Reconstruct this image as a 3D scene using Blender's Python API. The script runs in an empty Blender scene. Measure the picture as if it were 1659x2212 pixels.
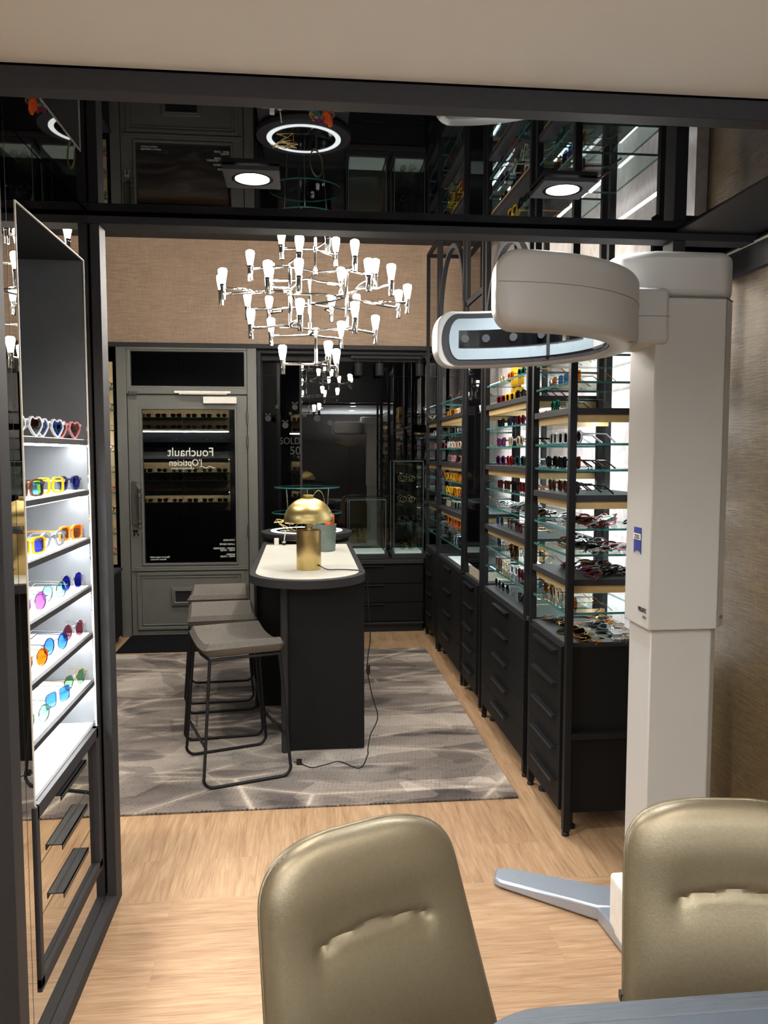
import bpy, bmesh, math, random
from mathutils import Vector, Matrix
random.seed(7)
PI = math.pi
S = bpy.context.scene
COL = S.collection
# ---------------------------------------------------------------- camera
F, CX, CY, H = 1700.0, 829.5, 1106.0, 1.55
PITCH = math.radians(4.273); YAW = math.radians(5.845)
cd = bpy.data.cameras.new('camera'); cam = bpy.data.objects.new('camera', cd); COL.objects.link(cam)
cd.sensor_fit = 'VERTICAL'; cd.sensor_height = 36; cd.sensor_width = 27; cd.lens = F / 2212 * 36
cd.clip_start = 0.02
cam.location = (0, 0, H); cam.rotation_euler = (PI/2 - PITCH, 0, -YAW)
S.camera = cam
# ---------------------------------------------------------------- world, exposure, lights
w = bpy.data.worlds.new('night'); S.world = w; w.use_nodes = True
w.node_tree.nodes['Background'].inputs[0].default_value = (.004, .006, .012, 1)
w.node_tree.nodes['Background'].inputs[1].default_value = 1.0
S.view_settings.view_transform = 'Standard'; S.view_settings.look = 'None'
S.view_settings.gamma = 1; S.view_settings.use_curve_mapping = False
S.view_settings.exposure = 0.0
WARM = (1, .86, .70); NEUT = (1, .95, .87); COOL = (.88, .94, 1)
def light(name, typ, loc, power, col, size=.1, rot=(0, 0, 0), spot=None, sy=None, blend=.5):
    d = bpy.data.lights.new(name, typ); d.energy = power; d.color = col
    if typ == 'AREA':
        d.size = size
        if sy: d.shape = 'RECTANGLE'; d.size_y = sy
        else: d.shape = 'DISK'
    else: d.shadow_soft_size = size
    if spot: d.spot_size = math.radians(spot); d.spot_blend = blend
    o = bpy.data.objects.new(name, d); COL.objects.link(o); o.location = loc; o.rotation_euler = rot
    return o
L_BULB = 150.0        # emission of chandelier bulbs
L_NICHE = 75.0
L_STRIP = 45.0
# consulting room downlights (behind and above the camera)
ROOM = [(-.25, .9), (.85, .7), (-.3, -.5), (.9, -.6), (.3, .2)]
for x, y in ROOM:
    light('room_downlight_light', 'SPOT', (x, y, 2.32), 43, NEUT, .05, (0, 0, 0), 150, blend=.8)
light('entry_downlight_light', 'SPOT', (-.133, 2.244, 2.275), 55, NEUT, .045, (0, 0, 0), 130, blend=.7)
light('entry_downlight_light', 'SPOT', (.742, 2.245, 2.275), 60, COOL, .045, (0, 0, 0), 130, blend=.7)
for x, y in ((-1.3, 3.9), (-1.1, 5.7), (.75, 5.6), (.75, 3.6)):
    light('shop_downlight_light', 'SPOT', (x, y, 3.27), 85, NEUT, .05, (0, 0, 0), 110, blend=.6)

light('added_ceiling_fill', 'AREA', (.9, -1.3, 1.8), 145, (.84, .92, 1), .5, (PI, 0, 0))  # added fill light behind the camera, aimed up to brighten the cream ceiling
# ---------------------------------------------------------------- materials
def lin(h):
    h = h.lstrip('#'); r = []
    for i in (0, 2, 4):
        c = int(h[i:i+2], 16)/255; r.append(c/12.92 if c <= .04045 else ((c+.055)/1.055)**2.4)
    return (*r, 1)
class N:
    def __init__(s, name):
        s.m = bpy.data.materials.new(name); s.m.use_nodes = True; s.t = s.m.node_tree; s.n = s.t.nodes
        s.b = s.n['Principled BSDF']
    def add(s, typ, **k):
        n = s.n.new(typ)
        for a, v in k.items():
            if a.startswith('i_'): n.inputs[a[2:].replace('_', ' ')].default_value = v
            else: setattr(n, a, v)
        return n
    def l(s, a, b): s.t.links.new(a, b)
    def coords(s, scale=(1, 1, 1), rot=(0, 0, 0), gen='Object'):
        tc = s.add('ShaderNodeTexCoord'); mp = s.add('ShaderNodeMapping')
        mp.inputs['Scale'].default_value = scale; mp.inputs['Rotation'].default_value = rot
        s.l(tc.outputs[gen], mp.inputs['Vector']); return mp.outputs['Vector']
    def mix(s, f, a, b, mode='MIX'):
        n = s.add('ShaderNodeMix', data_type='RGBA', blend_type=mode)
        for i, v in ((0, f), (6, a), (7, b)):
            if hasattr(v, 'is_linked') or hasattr(v, 'links'): s.l(v, n.inputs[i])
            else: n.inputs[i].default_value = v
        return n.outputs[2]
    def ramp(s, inp, stops):
        n = s.add('ShaderNodeValToRGB'); e = n.color_ramp.elements
        while len(e) < len(stops): e.new(.5)
        for k, (p, c) in enumerate(stops): e[k].position = p; e[k].color = c if len(c) == 4 else (*c, 1)
        s.l(inp, n.inputs[0]); return n.outputs[0]
    def bump(s, h, st=.3, d=.01):
        n = s.add('ShaderNodeBump'); n.inputs['Strength'].default_value = st; n.inputs['Distance'].default_value = d
        s.l(h, n.inputs['Height']); s.l(n.outputs[0], s.b.inputs['Normal'])
MATS = {}
def P(name, hexc, rough=.5, metal=0., spec=.5, noise=.06, nscale=30, bump=0, ns=(1, 1, 1), trans=0, alpha=1, emit=0, ior=1.5, coat=0):
    if name in MATS: return MATS[name]
    s = N(name); c = lin(hexc); b = s.b
    b.inputs['Roughness'].default_value = rough; b.inputs['Metallic'].default_value = metal
    b.inputs['Specular IOR Level'].default_value = spec; b.inputs['IOR'].default_value = ior
    b.inputs['Transmission Weight'].default_value = trans; b.inputs['Alpha'].default_value = alpha
    b.inputs['Coat Weight'].default_value = coat
    v = s.coords(ns); nz = s.add('ShaderNodeTexNoise'); nz.inputs['Scale'].default_value = nscale; nz.inputs['Detail'].default_value = 4
    s.l(v, nz.inputs['Vector'])
    lo = tuple(x*(1-noise) for x in c[:3]) + (1,); hi = tuple(min(1, x*(1+noise)) for x in c[:3]) + (1,)
    s.l(s.ramp(nz.outputs[0], [(.3, lo), (.7, hi)]), b.inputs['Base Color'])
    if bump: s.bump(nz.outputs[0], bump, .004)
    if emit: b.inputs['Emission Color'].default_value = c; b.inputs['Emission Strength'].default_value = emit
    MATS[name] = s.m; return s.m
def emitter(name, col, st):
    if name in MATS: return MATS[name]
    s = N(name); s.b.inputs['Base Color'].default_value = (*col, 1)
    s.b.inputs['Emission Color'].default_value = (*col, 1); s.b.inputs['Emission Strength'].default_value = st
    MATS[name] = s.m; return s.m
def clear_glass(name, tint=(.93, .98, .96), ior=1.5, rough=0.0, extra=0.0):
    if name in MATS: return MATS[name]
    s = N(name); s.n.remove(s.b)
    tr = s.add('ShaderNodeBsdfTransparent'); tr.inputs[0].default_value = (*tint, 1)
    gl = s.add('ShaderNodeBsdfGlossy'); gl.inputs['Roughness'].default_value = rough
    fr = s.add('ShaderNodeFresnel'); fr.inputs[0].default_value = ior
    ad = s.add('ShaderNodeMath', operation='ADD', use_clamp=True); ad.inputs[1].default_value = extra
    s.l(fr.outputs[0], ad.inputs[0])
    ge = s.add('ShaderNodeNewGeometry'); iv = s.add('ShaderNodeMath', operation='SUBTRACT'); iv.inputs[0].default_value = 1; s.l(ge.outputs['Backfacing'], iv.inputs[1])
    mu = s.add('ShaderNodeMath', operation='MULTIPLY'); s.l(ad.outputs[0], mu.inputs[0]); s.l(iv.outputs[0], mu.inputs[1])
    mx = s.add('ShaderNodeMixShader'); s.l(mu.outputs[0], mx.inputs[0]); s.l(tr.outputs[0], mx.inputs[1]); s.l(gl.outputs[0], mx.inputs[2])
    s.l(mx.outputs[0], s.n['Material Output'].inputs['Surface']); MATS[name] = s.m; return s.m

M_CHAR = P('charcoal_frame', '#302f31', .6, spec=.25, noise=.08, nscale=60)
M_BLACK = P('black_laminate', '#0f1011', .6, spec=.25, noise=.15, nscale=120, bump=.05)
M_BLACKM = P('black_powder_metal', '#18181a', .5, .1, spec=.3, noise=.05)
M_DARKPANEL = P('dark_panel', '#141518', .5, noise=.1)
M_GREYPAINT = P('grey_door_paint', '#66655f', .42, noise=.05, nscale=8)
M_HANDLE = P('dark_handle_metal', '#34363a', .35, .7)
M_NICHE = P('niche_grey_laminate', '#606264', .5, noise=.04)
M_WHITE = P('white_enamel', '#b7b4af', .38, noise=.015, nscale=4)
M_SEAMG = P('seam_grey', '#6f6c66', .6)
M_CREAM = P('cream_edge', '#b59a68', .5, noise=.08)
M_WHITEP = P('white_plastic', '#e6e0d6', .4)
M_CHROME = P('polished_chrome', '#e8e6e2', .08, 1, noise=.01)
M_IRON = P('old_iron', '#5b5a56', .38, .6, noise=.15, nscale=40)
M_CEDGE = P('case_glass_edge', '#5a6664', .2)
M_TEAL = P('green_glass_edge', '#3c7674', .15, spec=.8, noise=.25, nscale=50)
M_GLASS = clear_glass('clear_glass')
M_PANE = clear_glass('window_glass', (.9, .93, .93), 1.7, extra=.05)
M_SHELFG = clear_glass('shelf_glass', (.86, .95, .93), 1.5, extra=.02)
M_SOFTWHITE = P('milky_glass', '#f2f4f5', .25, noise=.01)

def mat_mirror():
    s = N('tinted_mirror'); b = s.b; b.inputs['Metallic'].default_value = 1; b.inputs['Roughness'].default_value = .004
    v = s.coords(); nz = s.add('ShaderNodeTexNoise'); nz.inputs['Scale'].default_value = 2; s.l(v, nz.inputs['Vector'])
    s.l(s.ramp(nz.outputs[0], [(.2, lin('#d2cec6')), (.8, lin('#d6d2ca'))]), b.inputs['Base Color']); return s.m
M_MIRROR = mat_mirror()
def mat_blackgloss():
    s = N('black_gloss_ceiling'); b = s.b; b.inputs['Base Color'].default_value = (.002, .0022, .003, 1)
    b.inputs['Roughness'].default_value = .012; b.inputs['IOR'].default_value = 1.75; b.inputs['Specular IOR Level'].default_value = .5
    v = s.coords(); nz = s.add('ShaderNodeTexNoise'); nz.inputs['Scale'].default_value = 3; s.l(v, nz.inputs['Vector'])
    s.l(s.ramp(nz.outputs[0], [(.2, (.002, .002, .003)), (.8, (.003, .003, .004))]), b.inputs['Base Color']); return s.m
M_GLOSS = mat_blackgloss()
def mat_wallpaper(name, c0, c1, c2, sc=1.0, metal=0.0):
    s = N(name); b = s.b; b.inputs['Roughness'].default_value = .62 if not metal else .4; b.inputs['Metallic'].default_value = metal
    v = s.coords((6*sc, 6*sc, 160*sc)); n1 = s.add('ShaderNodeTexNoise'); n1.inputs['Scale'].default_value = 1.6; n1.inputs['Detail'].default_value = 5; s.l(v, n1.inputs['Vector'])
    v2 = s.coords((170*sc, 170*sc, 9*sc)); n2 = s.add('ShaderNodeTexNoise'); n2.inputs['Scale'].default_value = 1.6; n2.inputs['Detail'].default_value = 4; s.l(v2, n2.inputs['Vector'])
    v3 = s.coords((2, 2, 2)); n3 = s.add('ShaderNodeTexNoise'); n3.inputs['Scale'].default_value = 1.5; s.l(v3, n3.inputs['Vector'])
    a = s.ramp(n1.outputs[0], [(.3, lin(c0)), (.5, lin(c1)), (.72, lin(c2))])
    d = s.ramp(n2.outputs[0], [(.3, lin(c0)), (.7, lin(c2))])
    m = s.mix(.33, a, d); m2 = s.mix(s.ramp(n3.outputs[0], [(.35, (0, 0, 0)), (.7, (.25, .25, .25))]), m, lin(c0))
    s.l(m2, b.inputs['Base Color']); s.bump(n1.outputs[0], .35, .003); return s.m
M_BROWN = mat_wallpaper('brown_woven_wallpaper', '#8a705c', '#a68b74', '#c2a78e')
M_BRONZE = mat_wallpaper('bronze_woven_wallpaper', '#443727', '#66553c', '#8d7652', 1.6, .15)
def mat_oak(name, alongx):
    s = N(name); b = s.b; b.inputs['Roughness'].default_value = .42
    r = (0, 0, 0) if alongx else (0, 0, PI/2)
    v = s.coords((1, 1, 1), r)
    br = s.add('ShaderNodeTexBrick'); br.offset = .37; br.inputs['Scale'].default_value = 1.0
    br.inputs['Brick Width'].default_value = 1.25; br.inputs['Row Height'].default_value = .185; br.inputs['Mortar Size'].default_value = .0012
    br.inputs['Color1'].default_value = (.35, .35, .35, 1); br.inputs['Color2'].default_value = (.68, .68, .68, 1); br.inputs['Mortar'].default_value = (.3, .3, .3, 1)
    s.l(v, br.inputs['Vector'])
    # per plank offset of the grain
    cmb = s.add('ShaderNodeVectorMath', operation='MULTIPLY_ADD'); s.l(br.outputs['Color'], cmb.inputs[0]); cmb.inputs[1].default_value = (9, 13, 5); s.l(v, cmb.inputs[2])
    mp = s.add('ShaderNodeMapping'); mp.inputs['Scale'].default_value = (1.3, 13, 13); s.l(cmb.outputs[0], mp.inputs['Vector'])
    n1 = s.add('ShaderNodeTexNoise'); n1.inputs['Scale'].default_value = 2.2; n1.inputs['Detail'].default_value = 8; n1.inputs['Roughness'].default_value = .62; n1.inputs['Distortion'].default_value = 1.1; s.l(mp.outputs[0], n1.inputs['Vector'])
    mp2 = s.add('ShaderNodeMapping'); mp2.inputs['Scale'].default_value = (4, 120, 120); s.l(cmb.outputs[0], mp2.inputs['Vector'])
    n2 = s.add('ShaderNodeTexNoise'); n2.inputs['Scale'].default_value = 2; n2.inputs['Detail'].default_value = 3; s.l(mp2.outputs[0], n2.inputs['Vector'])
    g = s.ramp(n1.outputs[0], [(.28, lin('#7a5a44')), (.45, lin('#987659')), (.58, lin('#a68566')), (.75, lin('#b59474'))])
    g2 = s.mix(.22, g, s.ramp(n2.outputs[0], [(.35, lin('#8d6845')), (.6, lin('#d4b48c'))]))
    g3 = s.mix(.35, g2, br.outputs['Color'], 'SOFT_LIGHT')
    s.l(g3, b.inputs['Base Color']); s.bump(n2.outputs[0], .06, .002); return s.m
M_OAKX = mat_oak('oak_planks_across', True); M_OAKY = mat_oak('oak_planks_along', False)
def mat_marble():
    s = N('pale_marble'); b = s.b; b.inputs['Roughness'].default_value = .25
    v = s.coords((1, 1.4, .8)); n = s.add('ShaderNodeTexNoise'); n.inputs['Scale'].default_value = 3; n.inputs['Detail'].default_value = 7; n.inputs['Distortion'].default_value = 1.6; s.l(v, n.inputs['Vector'])
    s.l(s.ramp(n.outputs[0], [(.3, lin('#b9b1ac')), (.48, lin('#d6cfca')), (.55, lin('#c4bcb7')), (.75, lin('#e2dcd8'))]), b.inputs['Base Color']); return s.m
M_MARBLE = mat_marble()
def mat_rug():
    s = N('abstract_rug'); b = s.b; b.inputs['Roughness'].default_value = .95; b.inputs['Specular IOR Level'].default_value = .1
    base = s.add('ShaderNodeTexNoise'); base.inputs['Scale'].default_value = 1.9; base.inputs['Detail'].default_value = 4; base.inputs['Distortion'].default_value = .9
    s.l(s.coords((1, 2.2, 1), (0, 0, .2)), base.inputs['Vector'])
    c = s.ramp(base.outputs[0], [(.28, lin('#5c5757')), (.42, lin('#918984')), (.55, lin('#b0a69d')), (.72, lin('#d4cac0'))])
    # overlapping translucent shards: sawtooth profile across cells stretched along different directions
    for k, (sc, rot, fac, fr) in enumerate(((2.4, .35, .42, (1, 1.9, 1)), (1.8, -.6, .45, (1, 2.2, 1)), (3.0, 1.15, .38, (1, 1.6, 1)), (1.6, -.12, .35, (1, 3.2, 1)))):
        vo = s.add('ShaderNodeTexVoronoi', feature='F1', distance='MANHATTAN'); vo.inputs['Scale'].default_value = sc*.62
        nz = s.add('ShaderNodeTexNoise'); nz.inputs['Scale'].default_value = 1.5; s.l(s.coords(), nz.inputs['Vector'])
        va = s.add('ShaderNodeVectorMath', operation='MULTIPLY_ADD'); s.l(nz.outputs['Color'], va.inputs[0]); va.inputs[1].default_value = (.28, .28, 0); s.l(s.coords(fr, (0, 0, rot)), va.inputs[2])
        s.l(va.outputs[0], vo.inputs['Vector'])
        sep = s.add('ShaderNodeSeparateColor'); s.l(vo.outputs['Color'], sep.inputs[0])
        g = s.ramp(sep.outputs[k % 3], [(0, lin('#4e4a4c')), (.3, lin('#88807c')), (.6, lin('#b3aaa2')), (1, lin('#e0d8ce'))])
        g = s.mix(.8, g, s.ramp(vo.outputs['Distance'], [(.0, (.85, .85, .85)), (.5, (.5, .5, .5)), (1, (.2, .2, .2))]), 'SOFT_LIGHT')
        c = s.mix(fac, c, g)
    for sc, rot, fr in ((.6, .32, (1, 3.2, 1)), (.8, -.5, (1, 2.6, 1)), (1.0, 1.0, (1, 2.2, 1))):
        vo = s.add('ShaderNodeTexVoronoi', feature='DISTANCE_TO_EDGE'); vo.inputs['Scale'].default_value = sc
        s.l(s.coords(fr, (0, 0, rot)), vo.inputs['Vector'])
        ms = s.add('ShaderNodeTexNoise'); ms.inputs['Scale'].default_value = 2.3; s.l(s.coords((1, 1, 1), (0, 0, rot)), ms.inputs['Vector'])
        f1 = s.ramp(vo.outputs['Distance'], [(0, (.75, .75, .75)), (.012, (.25, .25, .25)), (.06, (0, 0, 0))])
        f2 = s.ramp(ms.outputs[0], [(.42, (0, 0, 0)), (.55, (1, 1, 1))])
        c = s.mix(s.mix(1, f1, f2, 'MULTIPLY'), c, lin('#e2d6c8'))
    nn = s.add('ShaderNodeTexNoise'); nn.inputs['Scale'].default_value = 1.7; nn.inputs['Distortion'].default_value = .5; s.l(s.coords((1, 2.4, 1), (0, 0, -.2)), nn.inputs['Vector'])
    c = s.mix(s.ramp(nn.outputs[0], [(.60, (0, 0, 0)), (.67, (.5, .5, .5))]), c, lin('#45434c'))
    wv = s.add('ShaderNodeTexVoronoi', feature='F1'); wv.inputs['Scale'].default_value = 52; wv.inputs['Randomness'].default_value = .25
    s.l(s.coords((1, 1.5, 1), (0, 0, .1)), wv.inputs['Vector'])
    dots = s.ramp(wv.outputs['Distance'], [(.2, (.3, .28, .28)), (.5, (1, 1, 1))])
    msk = s.add('ShaderNodeTexNoise'); msk.inputs['Scale'].default_value = 3.2; s.l(s.coords(), msk.inputs['Vector'])
    c = s.mix(s.ramp(msk.outputs[0], [(.3, (.45, .45, .45)), (.52, (1, 1, 1))]), c, s.mix(1, c, dots, 'MULTIPLY'))
    c = s.mix(1, c, lin('#ebe9e9'), 'MULTIPLY'); c = s.mix(.5, c, s.mix(1, c, c, 'SOFT_LIGHT'))
    s.l(c, b.inputs['Base Color']); s.bump(wv.outputs['Distance'], .25, .003); return s.m
M_RUG = mat_rug()
def mat_leather():
    s = N('bronze_leather'); b = s.b; b.inputs['Roughness'].default_value = .4; b.inputs['Metallic'].default_value = .6
    v = s.coords(); n = s.add('ShaderNodeTexNoise'); n.inputs['Scale'].default_value = 150; n.inputs['Detail'].default_value = 5; n.inputs['Distortion'].default_value = .6
    s.l(v, n.inputs['Vector']); n2 = s.add('ShaderNodeTexVoronoi', feature='DISTANCE_TO_EDGE'); n2.inputs['Scale'].default_value = 330; s.l(v, n2.inputs['Vector'])
    s.l(s.ramp(n.outputs[0], [(.3, lin('#786d58')), (.7, lin('#7e735e'))]), b.inputs['Base Color'])
    ad = s.add('ShaderNodeMath', operation='ADD'); s.l(n.outputs[0], ad.inputs[0]); s.l(n2.outputs['Distance'], ad.inputs[1])
    s.bump(ad.outputs[0], .2, .001); return s.m
M_LEATHER = mat_leather()
def mat_brass(name='brushed_brass'):
    s = N(name); b = s.b; b.inputs['Metallic'].default_value = 1; b.inputs['Roughness'].default_value = .36
    b.inputs['Anisotropic'].default_value = .6
    v = s.coords((3, 3, 400)); n = s.add('ShaderNodeTexNoise'); n.inputs['Scale'].default_value = 2; s.l(v, n.inputs['Vector'])
    s.l(s.ramp(n.outputs[0], [(.3, lin('#d0b478')), (.7, lin('#e0c68a'))]), b.inputs['Base Color']); return s.m
M_BRASS = mat_brass()
def mat_fabric(name, c0, c1):
    s = N(name); b = s.b; b.inputs['Roughness'].default_value = .95; b.inputs['Specular IOR Level'].default_value = .15
    n = s.add('ShaderNodeTexNoise'); n.inputs['Scale'].default_value = 3; n.inputs['Detail'].default_value = 5; s.l(s.coords((30, 260, 260)), n.inputs['Vector'])
    s.l(s.ramp(n.outputs[0], [(.3, lin(c0)), (.7, lin(c1))]), b.inputs['Base Color']); s.bump(n.outputs[0], .2, .001); return s.m
M_FAB = mat_fabric('grey_melange_fabric', '#524c46', '#77716a')
M_DESK = P('dark_grey_wood', '#4a5058', .5, noise=.22, nscale=3, ns=(5, 160, 5), bump=.15)
M_DESKTOP = P('dark_grey_desktop', '#4b535c', .4, noise=.04)
M_INLAY = P('pale_wood_inlay', '#d6d3c8', .38, noise=.05, nscale=2, ns=(1.5, 14, 1))
M_POT = P('grey_green_ceramic', '#6f7b76', .6, noise=.12, nscale=18)
M_MAT = P('black_doormat', '#17181a', .98, spec=.05, noise=.3, nscale=300, bump=.5)
M_CABLE = P('black_cable', '#0f0f11', .45)
M_CEIL = P('cream_ceiling_paint', '#dddcd6', .8, noise=.01, nscale=2)
M_PLASTER = P('light_plaster', '#cfcabf', .8, noise=.02)
M_DARKCEIL = P('dark_ceiling_paint', '#2b2826', .8)
M_FOOTG = P('grey_blue_metal_foot', '#a9b2bf', .3, .55, noise=.02)
M_CAMBLK = P('gloss_black', '#08090b', .12)
M_ARCPANEL = P('pale_diffuser_panel', '#8d979b', .3, noise=.01, emit=.02)
M_LENSD = P('camera_lens_grey', '#3c3f42', .2)
M_BLUE = P('blue_enamel', '#2f3b86', .4)
M_STREET = P('wet_asphalt', '#15161a', .5, noise=.3)
M_FACADE = P('night_facade', '#1d1b1e', .8, noise=.2)
M_LED = emitter('led_strip', (.93, .97, 1), L_STRIP)
M_LEDB = emitter('back_led', (.93, .95, 1), 21)
M_LEDN = emitter('niche_led', (.95, .98, 1), L_NICHE)
M_BULB = emitter('bulb_glow', (1, .94, .85), L_BULB)
M_DISC = emitter('downlight_glow', (1, .98, .95), 30)
M_RINGL = emitter('ring_light_glow', (.9, .97, 1), 3.0)
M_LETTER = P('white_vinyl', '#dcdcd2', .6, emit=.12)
M_VINYL = P('faint_white_vinyl', '#3b3936', .7)

# ---------------------------------------------------------------- mesh helpers
class MB:
    def __init__(s): s.bm = bmesh.new(); s.mi = 0
    def face(s, vs):
        try: f = s.bm.faces.new(vs); f.material_index = s.mi; return f
        except ValueError: return None
    def box(s, x0, x1, y0, y1, z0, z1, mat=None):
        vs = [s.bm.verts.new((x, y, z)) for x in (x0, x1) for y in (y0, y1) for z in (z0, z1)]
        if mat is not None: vs2 = vs; [setattr(v, 'co', mat @ v.co) for v in vs2]
        for q in ((0, 1, 3, 2), (4, 6, 7, 5), (0, 4, 5, 1), (2, 3, 7, 6), (0, 2, 6, 4), (1, 5, 7, 3)): s.face([vs[i] for i in q])
        return s
    def prism(s, poly, z0, z1, axis='z'):
        def mk(p, h): return {'z': (p[0], p[1], h), 'y': (p[0], h, p[1]), 'x': (h, p[0], p[1])}[axis]
        a = [s.bm.verts.new(mk(p, z0)) for p in poly]; b = [s.bm.verts.new(mk(p, z1)) for p in poly]
        s.face(a[::-1]); s.face(b); n = len(poly)
        for i in range(n): s.face([a[i], a[(i+1) % n], b[(i+1) % n], b[i]])
        return s
    def ringprism(s, outer, inner, z0, z1, axis='z'):
        def mk(p, h): return {'z': (p[0], p[1], h), 'y': (p[0], h, p[1]), 'x': (h, p[0], p[1])}[axis]
        n = len(outer); A = [[s.bm.verts.new(mk(p, h)) for p in q] for q, h in ((outer, z0), (outer, z1), (inner, z0), (inner, z1))]
        for i in range(n):
            j = (i+1) % n
            s.face([A[0][i], A[0][j], A[1][j], A[1][i]]); s.face([A[2][j], A[2][i], A[3][i], A[3][j]])
            s.face([A[1][i], A[1][j], A[3][j], A[3][i]]); s.face([A[0][j], A[0][i], A[2][i], A[2][j]])
        return s
    def tube(s, pts, r, seg=8, closed=False, cap=True):
        pts = [Vector(p) for p in pts]; n = len(pts); rs = r if isinstance(r, (list, tuple)) else [r]*n
        rings = []; prev = None
        for i, p in enumerate(pts):
            a = pts[(i-1) % n] if (i > 0 or closed) else p; b = pts[(i+1) % n] if (i < n-1 or closed) else p
            d = (b-a).normalized() if (b-a).length > 1e-9 else Vector((0, 0, 1))
            if prev is None: u = d.orthogonal().normalized()
            else:
                u = prev - d*prev.dot(d)
                u = u.normalized() if u.length > 1e-6 else d.orthogonal().normalized()
            prev = u; v = d.cross(u)
            rings.append([s.bm.verts.new(p + (u*math.cos(2*PI*k/seg) + v*math.sin(2*PI*k/seg))*rs[i]) for k in range(seg)])
        m = n if closed else n-1
        for i in range(m):
            A, B = rings[i], rings[(i+1) % n]
            for k in range(seg): s.face([A[k], A[(k+1) % seg], B[(k+1) % seg], B[k]])
        if cap and not closed: s.face(rings[0][::-1]); s.face(rings[-1])
        return s
    def lathe(s, prof, c=(0, 0, 0), seg=32, close=False):
        rings = []
        for r, z in prof:
            if r < 1e-6: rings.append([s.bm.verts.new((c[0], c[1], c[2]+z))])
            else: rings.append([s.bm.verts.new((c[0]+r*math.cos(2*PI*k/seg), c[1]+r*math.sin(2*PI*k/seg), c[2]+z)) for k in range(seg)])
        for A, B in zip(rings, rings[1:]):
            for k in range(seg):
                k2 = (k+1) % seg
                if len(A) == 1 and len(B) > 1: s.face([A[0], B[k2], B[k]])
                elif len(B) == 1 and len(A) > 1: s.face([A[k], A[k2], B[0]])
                elif len(A) > 1: s.face([A[k], A[k2], B[k2], B[k]])
        return s
    def grid(s, fn, nu, nv, thick=None):
        V = [[s.bm.verts.new(fn(i/nu, j/nv)) for i in range(nu+1)] for j in range(nv+1)]
        for j in range(nv):
            for i in range(nu): s.face([V[j][i], V[j][i+1], V[j+1][i+1], V[j+1][i]])
        return s
    def xf(s, m, start=0):
        for v in list(s.bm.verts)[start:]: v.co = m @ v.co
        return s
def smoothable(me, ang=.7):
    for p in me.polygons: p.use_smooth = True
    try: me.set_sharp_from_angle(angle=ang)
    except Exception: pass
def build(name, mb, mat, parent=None, bevel=0, smooth=True, kind=None, loc=None, subsurf=0, bseg=2):
    """parent: object whose location (unrotated) the world-built verts are relative to"""
    me = bpy.data.meshes.new(name); bm = mb.bm
    bmesh.ops.recalc_face_normals(bm, faces=bm.faces[:])
    org = Vector(loc) if loc is not None else Vector((0, 0, 0))
    if loc is not None and parent is None: bm.transform(Matrix.Translation(-org))
    bm.to_mesh(me); bm.free()
    for m in (mat if isinstance(mat, (list, tuple)) else [mat]): me.materials.append(m)
    if smooth: smoothable(me)
    o = bpy.data.objects.new(name, me); COL.objects.link(o)
    if parent is not None:
        o.parent = parent
        if parent.get('_world', 0):
            par = parent; off = Vector((0, 0, 0))
            while par is not None: off += Vector(par.location); par = par.parent
            me.transform(Matrix.Translation(-off))
    elif loc is not None: o.location = loc
    if bevel:
        b = o.modifiers.new('bevel', 'BEVEL'); b.width = bevel; b.segments = bseg; b.limit_method = 'ANGLE'; b.angle_limit = .6
    if subsurf:
        b = o.modifiers.new('sub', 'SUBSURF'); b.levels = subsurf; b.render_levels = subsurf
    if kind: o['kind'] = kind
    return o
def sub(o):            # children of a world-built part need the same flag
    o['_world'] = 1; return o
def tag(o, label=None, cat=None, group=None, kind=None):
    if label: o['label'] = label
    if cat: o['category'] = cat
    if group: o['group'] = group
    if kind: o['kind'] = kind
    return o
def thing(name, label, cat, loc=(0, 0, 0), rz=0, group=None, world=True):
    o = bpy.data.objects.new(name, None); COL.objects.link(o); o.location = loc; o.rotation_euler = (0, 0, rz); o.empty_display_size = .05
    if world: o['_world'] = 1
    return tag(o, label, cat, group)
def struct(name, mb, mat, **k): return build(name, mb, mat, kind='structure', **k)
def bx(*a): return MB().box(*a)
def text_mesh(txt, size, mat, name, parent=None, loc=(0, 0, 0), rot=(0, 0, 0), align='CENTER', ext=.0006, offset=0, sx=1):
    cu = bpy.data.curves.new('txt', 'FONT'); cu.body = txt; cu.size = size; cu.extrude = ext; cu.align_x = align; cu.offset = offset
    t = bpy.data.objects.new('txt', cu); COL.objects.link(t); bpy.context.view_layer.update()
    me = bpy.data.meshes.new_from_object(t.evaluated_get(bpy.context.evaluated_depsgraph_get()))
    bpy.data.objects.remove(t)
    from mathutils import Euler
    me.transform(Matrix.Translation(loc) @ Euler(rot).to_matrix().to_4x4() @ Matrix.Diagonal((sx, 1, 1, 1)))
    me.materials.clear(); me.materials.append(mat); me.name = name
    o = bpy.data.objects.new(name, me); COL.objects.link(o)
    if parent is not None:
        o.parent = parent; par = parent; off = Vector((0, 0, 0))
        while par is not None: off += Vector(par.location); par = par.parent
        me.transform(Matrix.Translation(-off))
    return o
def copy_tree(o, parent=None):
    c = o.copy(); COL.objects.link(c)
    if parent is not None: c.parent = parent
    for ch in list(o.children): copy_tree(ch, c)
    return c
def circ(cx, cy, rx, ry=None, n=32, a0=0, a1=2*PI, end=False):
    ry = ry or rx; m = n if not end else n-1
    return [(cx+rx*math.cos(a0+(a1-a0)*k/m), cy+ry*math.sin(a0+(a1-a0)*k/m)) for k in range(n)]

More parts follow.
